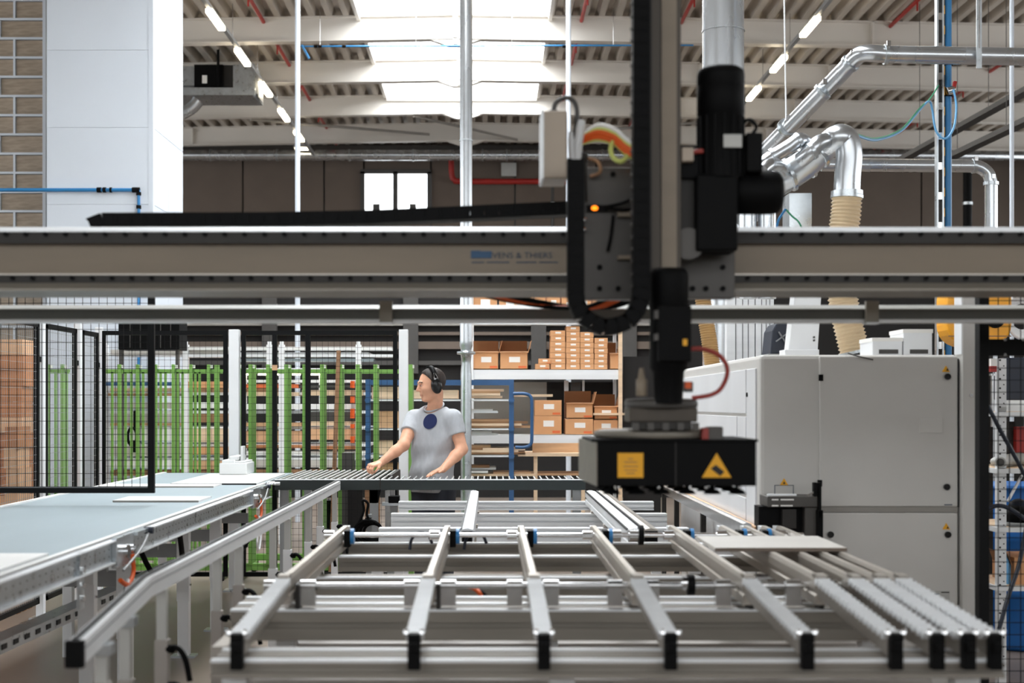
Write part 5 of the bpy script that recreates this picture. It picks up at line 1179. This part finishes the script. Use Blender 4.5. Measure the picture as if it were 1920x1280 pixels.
shelf_item('plastic_bottle', 'clear bluish bottle left of the brown carton', 'bottle', lambda t: MB().lathe([(.03,zs2(1097)),(.034,zs2(1094)),(.034,zs2(1060)),(.014,zs2(1046)),(.014,zs2(1040))], (xs2(1893),Ys+.08,0), n=14).build('body', 'blue_hose', t))
shelf_item('tool_box', 'dark red tool cases standing on the second shelf', 'case', lambda t: (PB('case', 'red_pipe', t, 1906, 1960, 800, 868, Ys+.3, .2), PB('case', 'gantry_dark', t, 1890, 1904, 790, 870, Ys+.35, .2)))
shelf_item('spray_can', 'small red and white can high on the shelf upright', 'can', lambda t: (PB('hook', 'steel', t, 1858, 1868, 700, 704, Ys-.02, .03), PB('can_body', 'paper', t, 1858, 1869, 672, 686, Ys-.04, .05), PB('can_band', 'red_pipe', t, 1857, 1869, 686, 697, Ys-.042, .052), PB('rod', 'steel', t, 1860, 1863, 700, 800, Ys-.02, .02)))
shelf_item('dark_coat', 'dark coat hanging at the top right of the shelf', 'coat', lambda t: MB().prism([(xs2(1898),zs2(750)),(xs2(1898),zs2(690)),(xs2(1905),zs2(668)),(xs2(1960),zs2(668)),(xs2(1960),zs2(752))], 'y', Ys+.2, Ys+.3).build('cloth', 'navy_hose', t, .01))
Yq = 9.3
t = thing('blue_barrel', 'blue plastic barrel behind the right fence', 'barrel'); zt = Z(907,Yq)
MB().lathe([(.26,0),(.30,.02),(.31,.05),(.305,zt*.33),(.315,zt*.35),(.305,zt*.37),(.305,zt*.66),(.315,zt*.68),(.305,zt*.70),(.31,zt-.05),(.30,zt-.02),(.30,zt)], (X(1908,Yq),Yq,0), n=36).build('drum', 'barrel_blue', t); MB().lathe([(.315,zt-.03),(.32,zt-.02),(.32,zt+.0),(.29,zt+.004)], (X(1908,Yq),Yq,0), n=36).build('rim', 'barrel_blue', t)
t = thing('hose_coil', 'coil of white hose behind the top of the right fence', 'hose')
for k in range(5): MB().tube([(X(1925,8.95)+(.13-.012*k)*math.cos(a), 8.95+.02*k, Z(592,8.95)+(.15-.014*k)*math.sin(a)) for a in [2*math.pi*j/20 for j in range(20)]], .012, 8, closed=True).build('coil_turn', 'white_paint', t)
Bx('coil_post', 'grey_paint', t, X(1940,8.95), X(1946,8.95), 9.09, 9.13, 0, Z(580,8.95)); Bx('coil_hook', 'grey_paint', t, X(1936,8.95), X(1948,8.95), 8.95, 9.11, Z(556,8.95), Z(550,8.95))
for k, (pts, lab) in enumerate((([P(1852,760,7.0),P(1875,805,7.0),P(1900,850,7.0),P(1935,915,7.0)], 'dark hose slanting down across the upper shelf'), ([P(1851,955,7.0),P(1868,948,7.0),P(1890,952,7.0),P(1925,975,7.0)], 'dark hose arching across the blue barrel'), ([P(1925,985,7.0),P(1910,1060,6.9),P(1890,1120,6.8),P(1866,1205,6.7)], 'dark hose slanting down to the floor at the right edge'))):
    t = thing('dark_hose', lab, 'hose', group='dark hoses at the right fence'); MB().tube(smooth_path(pts,6), .011, 8).build('tube', 'navy_hose', t)
# ---------------------------------------------------------------- the worker: implicit surfaces, one continuous body
def sd_cap(p, a, b, r0, r1, sq=None):
    a, b = np.array(a), np.array(b); ab = b-a; t = np.clip(((p-a)@ab)/(ab@ab), 0, 1)
    d = p-(a+t[...,None]*ab)
    if sq is not None:                                      # flatten along unit axis sq[0] by factor sq[1]
        ax = np.array(sq[0]); d = d + (d@ax)[...,None]*ax*(sq[1]-1)
    return np.sqrt((d*d).sum(-1)) - (r0+(r1-r0)*t)
def sd_ell(p, c, R, r):                                     # R rows: local axes
    q = (p-np.array(c))@np.array(R).T; r = np.array(r); k0 = np.sqrt(((q/r)**2).sum(-1)); k1 = np.sqrt(((q/r**2)**2).sum(-1))+1e-9
    return k0*(k0-1)/k1
def smin(a, b, k):
    if k <= 0: return np.minimum(a, b)
    h = np.clip(.5+.5*(b-a)/k, 0, 1); return b*(1-h)+a*h-k*h*(1-h)
def prim_eval(pr, p):
    if pr[0] == 'k':                                        # capsule cut flat at its far end
        a, b = np.array(pr[1]), np.array(pr[2]); e = (b-a)/np.linalg.norm(b-a)
        return np.maximum(sd_cap(p, a, b+e*.06, pr[3], pr[4]), (p-b)@e)
    return sd_cap(p, *pr[1:]) if pr[0] == 'c' else sd_ell(p, *pr[1:])
def prim_box(pr):
    if pr[0] in 'ck':
        a, b = np.array(pr[1]), np.array(pr[2]); r = max(pr[3], pr[4]); return np.minimum(a,b)-r, np.maximum(a,b)+r
    c = np.array(pr[1]); r = max(pr[3]); return c-r, c+r
def sdf_at(prims, p):
    d = np.full(p.shape[:-1], 9.)
    for pr, k in prims: d = smin(d, prim_eval(pr, p), k) if k >= 0 else np.maximum(d, -prim_eval(pr, p))
    return d
def nets(prims, h, cut=None, warp=None):                    # naive surface nets over a band around the primitives
    bb = [prim_box(pr) for pr, k in prims if k >= 0]; lo = np.min([b[0] for b in bb], 0)-4*h; hi = np.max([b[1] for b in bb], 0)+4*h
    n = np.ceil((hi-lo)/h).astype(int)+1; f = np.full(n, .2, np.float32)
    ax = [lo[i]+h*np.arange(n[i]) for i in range(3)]
    for pr, k in prims:
        b0, b1 = prim_box(pr); pad = max(k, 0)+.03
        i0 = np.maximum(((b0-pad-lo)/h).astype(int), 0); i1 = np.minimum(((b1+pad-lo)/h).astype(int)+2, n)
        s = tuple(slice(i0[j], i1[j]) for j in range(3))
        g = np.stack(np.meshgrid(ax[0][s[0]], ax[1][s[1]], ax[2][s[2]], indexing='ij'), -1)
        d = prim_eval(pr, g); f[s] = smin(f[s], d, k) if k >= 0 else np.maximum(f[s], -d)
    if cut or warp:
        g = np.stack(np.meshgrid(*ax, indexing='ij'), -1)
        if warp: f = f + warp(g).astype(np.float32)
        if cut: f = np.maximum(f, cut(g).astype(np.float32))
    c = [f[i:n[0]-1+i, j:n[1]-1+j, k:n[2]-1+k] for i in (0,1) for j in (0,1) for k in (0,1)]
    neg = sum((q < 0).astype(np.int8) for q in c); act = (neg > 0) & (neg < 8)
    idx = np.full(act.shape, -1, np.int64); idx[act] = np.arange(act.sum())
    I = np.argwhere(act); P_ = np.zeros((len(I), 3)); cnt = np.zeros(len(I))
    offs = [(i,j,k) for i in (0,1) for j in (0,1) for k in (0,1)]
    val = [q[act] for q in c]
    for a in range(8):
        for b in range(a+1, 8):
            oa, ob = np.array(offs[a]), np.array(offs[b])
            if np.abs(oa-ob).sum() != 1: continue
            m = (val[a] < 0) != (val[b] < 0); t = val[a][m]/(val[a][m]-val[b][m])
            P_[m] += oa+t[:,None]*(ob-oa); cnt[m] += 1
    V = lo+h*(I+P_/cnt[:,None]); Fq = []
    for axn in range(3):
        u, v = (axn+1) % 3, (axn+2) % 3
        s0 = [slice(1,-1)]*3; s1 = [slice(1,-1)]*3; s0[axn] = slice(0, -1); s1[axn] = slice(1, None)
        A_, B_ = f[tuple(s0)] < 0, f[tuple(s1)] < 0
        for flip, mk in ((False, A_ & ~B_), (True, ~A_ & B_)):
            e = np.argwhere(mk); base = e.copy(); base[:,u] += 1; base[:,v] += 1
            def at(du, dv):
                q = base.copy(); q[:,u] -= du; q[:,v] -= dv; return idx[q[:,0], q[:,1], q[:,2]]
            q = np.stack([at(1,1), at(0,1), at(0,0), at(1,0)], 1)
            if flip: q = q[:,::-1]
            Fq.append(q[(q >= 0).all(1)])
    return V, np.concatenate(Fq)
def nets_obj(name, mat_, parent, prims, h, cut=None, warp=None, smooth=2):
    V, Q = nets(prims, h, cut, warp); m = MB(); m.v = [tuple(v) for v in V]; m.f = [tuple(int(i) for i in q) for q in Q]; m.sm = [True]*len(m.f)
    o = m.build(name, mat_, parent)
    if smooth:
        s = o.modifiers.new('relax', 'SMOOTH'); s.factor = .5; s.iterations = smooth
    return o
wk = thing('person', 'worker in grey t-shirt and black ear defenders sorting strips at the conveyor', 'person')
YW2 = 10.9
def W(px, py, Y=YW2): return np.array(P(px, py, Y))
d = np.array((-.52,-.854,0)); lft = np.array((.854,-.52,0)); up = np.array((0,0,1.))
ctr = np.array((X(813,YW2), YW2, 0))                        # torso axis on the ground
def T(fw, lf, z): return ctr+d*fw+lft*lf+up*z
TR = [d, lft, up]
# head frame: looks to the left, a little towards us and down
hf = np.array((-.925,-.345,-.16)); hf /= np.linalg.norm(hf); hl = np.cross(up, hf); hl /= np.linalg.norm(hl); hu = np.cross(hf, hl)
HC = np.array((X(808,10.84), 10.84, 1.722)); HR = [hf, hl, hu]
def H(a, b, c): return HC+hf*a+hl*b+hu*c
shR, shL = T(.0,-.182,1.462), T(.0,.182,1.466)
elR, wrR = np.array(P(757,834,10.80)), np.array(P(713,868,10.68))
elL, wrL = np.array(P(866,842,10.76)), np.array(P(831,879,10.585))
neckb = T(-.01,0,1.50)
body = [
 (('e',T(0,0,1.30),TR,(.115,.175,.22)),.05), (('e',T(.005,0,1.08),TR,(.11,.155,.2)),.06), (('e',T(0,0,.95),TR,(.115,.165,.14)),.06),
 (('c',T(-.01,-.14,1.455),T(-.01,.14,1.458),.06,.06),.06),
 (('c',neckb-up*.02,H(-.03,0,-.07),.062,.055),.03),
 # arms
 (('c',shR,elR,.058,.043),.03), (('c',elR,elR*.65+wrR*.35,.044,.042),.02), (('c',elR*.65+wrR*.35,wrR,.042,.027),.02),
 (('c',shL,elL,.058,.043),.03), (('c',elL,elL*.65+wrL*.35,.044,.043),.02), (('c',elL*.65+wrL*.35,wrL,.043,.028),.02),
 # head
 (('e',H(-.014,0,.028),HR,(.098,.077,.09)),.0), (('e',H(.026,0,-.03),HR,(.072,.062,.088)),.03), (('e',H(.056,0,-.1),HR,(.036,.03,.026)),.02),
 (('c',H(-.005,-.05,-.062),H(.05,-.018,-.1),.02,.016),.025), (('c',H(-.005,.05,-.062),H(.05,.018,-.1),.02,.016),.025),
 (('c',H(.086,-.03,.026),H(.086,.03,.026),.011,.011),.015),
 (('c',H(.09,0,.018),H(.113,0,-.026),.0075,.0115),.01), (('e',H(.1,.011,-.032),HR,(.012,.008,.007)),.006), (('e',H(.1,-.011,-.032),HR,(.012,.008,.007)),.006),
 (('e',H(.06,.042,-.025),HR,(.026,.018,.022)),.02), (('e',H(.06,-.042,-.025),HR,(.026,.018,.022)),.02),
 (('c',H(.089,-.016,-.062),H(.089,.016,-.062),.0065,.0065),.006), (('c',H(.087,-.014,-.074),H(.087,.014,-.074),.007,.007),.005),
 (('e',H(.1015,.031,.003),HR,(.011,.014,.008)),-1), (('e',H(.1015,-.031,.003),HR,(.011,.014,.008)),-1), (('c',H(.099,-.017,-.068),H(.099,.017,-.068),.0022,.0022),-1),
]
# hands: palm, four fingers and a thumb each
def hand(wr, fdir, ndir, curl, spread, thumb, side):
    fd = np.array(fdir)/np.linalg.norm(fdir); nd = np.array(ndir, float); nd -= fd*(nd@fd); nd /= np.linalg.norm(nd); sd = np.cross(fd, nd)*side
    out = [(('c',wr,wr+fd*.03,.026,.028,(nd,1.35)),.015), (('c',wr+fd*.03-sd*.018,wr+fd*.082-sd*.028,.021,.016,(nd,1.35)),.012), (('c',wr+fd*.03+sd*.018,wr+fd*.085+sd*.028,.021,.016,(nd,1.35)),.012), (('c',wr+fd*.03,wr+fd*.088,.021,.017,(nd,1.3)),.012)]
    for k, (off, L) in enumerate(((-.031,.066),(-.0105,.078),(.0105,.084),(.031,.074))):
        b = wr+fd*(.082 if k else .074)+sd*off; ang = 0; p = b
        for j, (fr, r0, r1) in enumerate(((.45,.0095,.0088),(.31,.0088,.008),(.24,.008,.0065))):
            ang += curl[j]+.06*k*(1 if curl[0] > .4 else 0)
            q = p+(fd*math.cos(ang)+nd*math.sin(ang)+sd*off*spread*(1 if j == 0 else .3))*L*fr
            out.append((('c',p,q,r0,r1),.003)); p = q
    b = wr+fd*.025+sd*.026; t1 = b+(fd*thumb[0]+sd*thumb[1]+nd*thumb[2])*.04; t2 = t1+(fd*thumb[3]+sd*thumb[4]+nd*thumb[5])*.036
    out += [(('c',b,t1,.015,.0105),.008), (('c',t1,t2,.0105,.008),.003)]
    return out
body += hand(wrR, np.array(P(690,874,10.60))-wrR, (-.25,-.1,-.97), (.55,.95,.6), 1., (.75,.5,.45,.8,-.1,.6), 1)
body += hand(wrL, np.array(P(798,890.5,10.47))-wrL, (.12,-.12,-1), (.12,.1,.1), 2.2, (.75,.6,.15,.95,.15,.1), 1)
bo = nets_obj('body', 'skin', wk, body, .0034, smooth=1)
# hair cap
def hcut(g):
    q = (g-HC); a, b, c = q@hf, q@hl, q@hu
    front = a*.84-c*.54+.004                                # hairline slants from forehead to ear
    front = np.maximum(front, a-.088); low = -c-.055+.25*np.maximum(0,a)
    return np.maximum(np.maximum(front, low), -9)
nets_obj('hair', 'hair', wk, [(('e',H(-.016,0,.03),HR,(.107,.085,.099)),0.)], .004, cut=hcut, smooth=1)
for s in (1,-1):
    MB().ell(H(.086,s*.031,.004), (.0085,.0085,.0065), 12, 8).build('eye', 'eye_white', bo); MB().ell(H(.0925,s*.0315,.003), (.004,.004,.004), 8, 6).build('iris', 'ink', bo)
    MB().tube(smooth_path([H(.095,s*.013,.026),H(.094,s*.03,.032),H(.081,s*.049,.027)],4), .0042, 6).build('eyebrow', 'hair', bo)
    MB().tube(smooth_path([H(.0955,s*.02,.006),H(.0965,s*.031,.0105),H(.09,s*.043,.005)],4), .0022, 6).build('eyelid', 'skin_lip', bo)
MB().tube(smooth_path([H(.086,-.021,-.069),H(.0945,0,-.067),H(.086,.021,-.069)],4), .0048, 6).build('lips', 'skin_lip', bo)
# t-shirt
def fold(g):
    q = g-ctr; a, b, z = q@d, q@lft, g[...,2]
    w_ = np.clip((1.42-z)/.3, 0, 1)
    return -(.009*np.sin(24*b+10*z+3*np.sin(8*z))*w_ + .008*np.sin(36*z-22*b+2*np.sin(9*b))*w_*.8 + .004*np.sin(60*b-24*z)*w_)
slR, slL = shR*.47+elR*.53, shL*.47+elL*.53
shirt = [(('e',T(0,0,1.30),TR,(.128,.188,.23)),.05), (('e',T(.01,0,1.08),TR,(.128,.172,.23)),.07), (('e',T(.005,0,.97),TR,(.132,.178,.16)),.06),
 (('c',T(-.01,-.14,1.45),T(-.01,.14,1.453),.072,.072),.06), (('c',T(-.012,-.055,1.50),T(-.012,.055,1.50),.058,.058),.07),
 (('k',shR,slR,.069,.066),.035), (('k',shL,slL,.069,.066),.035)]
nk = (np.array(H(-.03,0,-.07))-neckb); nk /= np.linalg.norm(nk)
eR = (elR-shR)/np.linalg.norm(elR-shR); eL = (elL-shL)/np.linalg.norm(elL-shL)
def scut(g):
    z = g[...,2]; q = g-ctr; a = q@d
    rel = g-neckb; ax_ = rel@nk; rad = np.sqrt(np.maximum((rel*rel).sum(-1)-ax_**2, 0))
    return np.maximum(.90-z, np.minimum((g-(neckb+up*.035))@(up*.9+d*.42), .085-rad))
so = nets_obj('t_shirt', 'shirt', wk, shirt, .0048, cut=scut, warp=fold, smooth=2)
# collar ring, hems
cr_ = [neckb+up*.052+(d*math.cos(a)*.076+lft*math.sin(a)*.072-up*.036*math.cos(a))+d*.004 for a in [2*math.pi*k/28 for k in range(28)]]
MB().tube(cr_, .0075, 8, closed=True).build('collar', 'shirt', so)
# round navy print on the chest, wrapped onto the cloth
pc = np.array(P(794,790,10.72)); g = []; R_ = .058; nr, na = 6, 28
for i in range(nr+1):
    for k in range(na):
        a = 2*math.pi*k/na; g.append(pc+lft*R_*i/nr*math.cos(a)+up*R_*i/nr*math.sin(a)+d*.12)
g = np.array(g); t_ = np.zeros(len(g))
for _ in range(60): 
    q = g-d*t_[:,None]; t_ += np.clip(sdf_at(shirt, q)+fold(q), -.01, .02)*.7
q = g-d*(t_-.0045)[:,None]
MB().add(q, [(i*na+k, i*na+(k+1) % na, (i+1)*na+(k+1) % na, (i+1)*na+k) for i in range(nr) for k in range(na)], True).build('round_print', 'shirt_navy', so)
# trousers and shoes
tr_ = [(('e',T(0,0,.95),TR,(.128,.178,.12)),.05), (('c',T(0,-.088,.92),T(.01,-.092,.50),.10,.078),.04), (('c',T(0,.088,.92),T(.01,.092,.50),.10,.078),.04), (('c',T(.01,-.092,.50),T(-.02,-.1,.10),.077,.065),.03), (('c',T(.01,.092,.50),T(-.02,.1,.10),.077,.065),.03)]
nets_obj('trousers', 'trousers', wk, tr_, .008, smooth=1)
for s in (-1,1): nets_obj('shoe', 'black', wk, [(('c',T(-.05,s*.1,.055),T(.16,s*.112,.048),.052,.046),0.), (('c',T(-.04,s*.1,.07),T(-.03,s*.1,.11),.05,.05),.03)], .008, cut=lambda g: .004-g[...,2], smooth=1)
# ear defenders
for s in (1,-1):
    ce_ = np.array(H(-.012,s*.088,-.012)); m = MB(); V = []; n_ = 20
    prof = [(.0,-.016),(.62,-.016),(.95,-.01),(1.,.0),(1.,.014),(.88,.024),(.6,.03),(.0,.031)]
    for r, hh in prof:
        for k in range(n_):
            a = 2*math.pi*k/n_; V.append(ce_+hl*s*hh+hf*(.042*r*math.cos(a))+hu*(.062*r*math.sin(a)))
    m.add(V, [(i*n_+k, i*n_+(k+1) % n_, (i+1)*n_+(k+1) % n_, (i+1)*n_+k) for i in range(len(prof)-1) for k in range(n_)], True)
    cp = m.build('ear_cup', 'black_gloss', wk)
    for da in (-.014, .014): MB().tube([H(-.012+da,s*.112,.012),H(-.012+da*.9,s*.108,.05),H(-.012+da*.4,s*.09,.085)], .0026, 6).build('wire_yoke', 'chrome', wk)
band_ = [H(-.012, .104*math.cos(a), .02+.117*math.sin(a)) for a in [math.pi*(.1+.8*k/16) for k in range(17)]]
mb = MB()
for i in range(16): mb.bar(band_[i], band_[i+1]+(band_[i+1]-band_[i])*.1, .028, .009, up=hf) if False else None
V = []; 
for p_ in band_:
    o_ = (Vector(p_)-Vector(H(-.012,0,.02))).normalized()
    for aa, oo in ((-.016,-.003),(.016,-.003),(.016,.005),(-.016,.005)): V.append(Vector(p_)+Vector(hf)*aa+o_*oo)
mb.add(V, [(i*4+k, i*4+(k+1) % 4, (i+1)*4+(k+1) % 4, (i+1)*4+k) for i in range(16) for k in range(4)], True)
mb.build('headband', 'black', wk)
# ---------------------------------------------------------------- put every thing's Empty at its base
bpy.context.view_layer.update()
for o in list(SC.objects):
    if o.type == 'EMPTY' and o.parent is None and o.name in PARTS_OF:
        lo = Vector((1e9,)*3); hi = Vector((-1e9,)*3)
        for c in PARTS_OF[o.name]:
            for q in c.bound_box:
                v = c.matrix_world @ Vector(q)
                lo = Vector(map(min, lo, v)); hi = Vector(map(max, hi, v))
        new = Vector(((lo.x+hi.x)/2, (lo.y+hi.y)/2, lo.z)); d = o.location - new
        o.location = new
        for c in PARTS_OF[o.name]: c.location = c.location + d
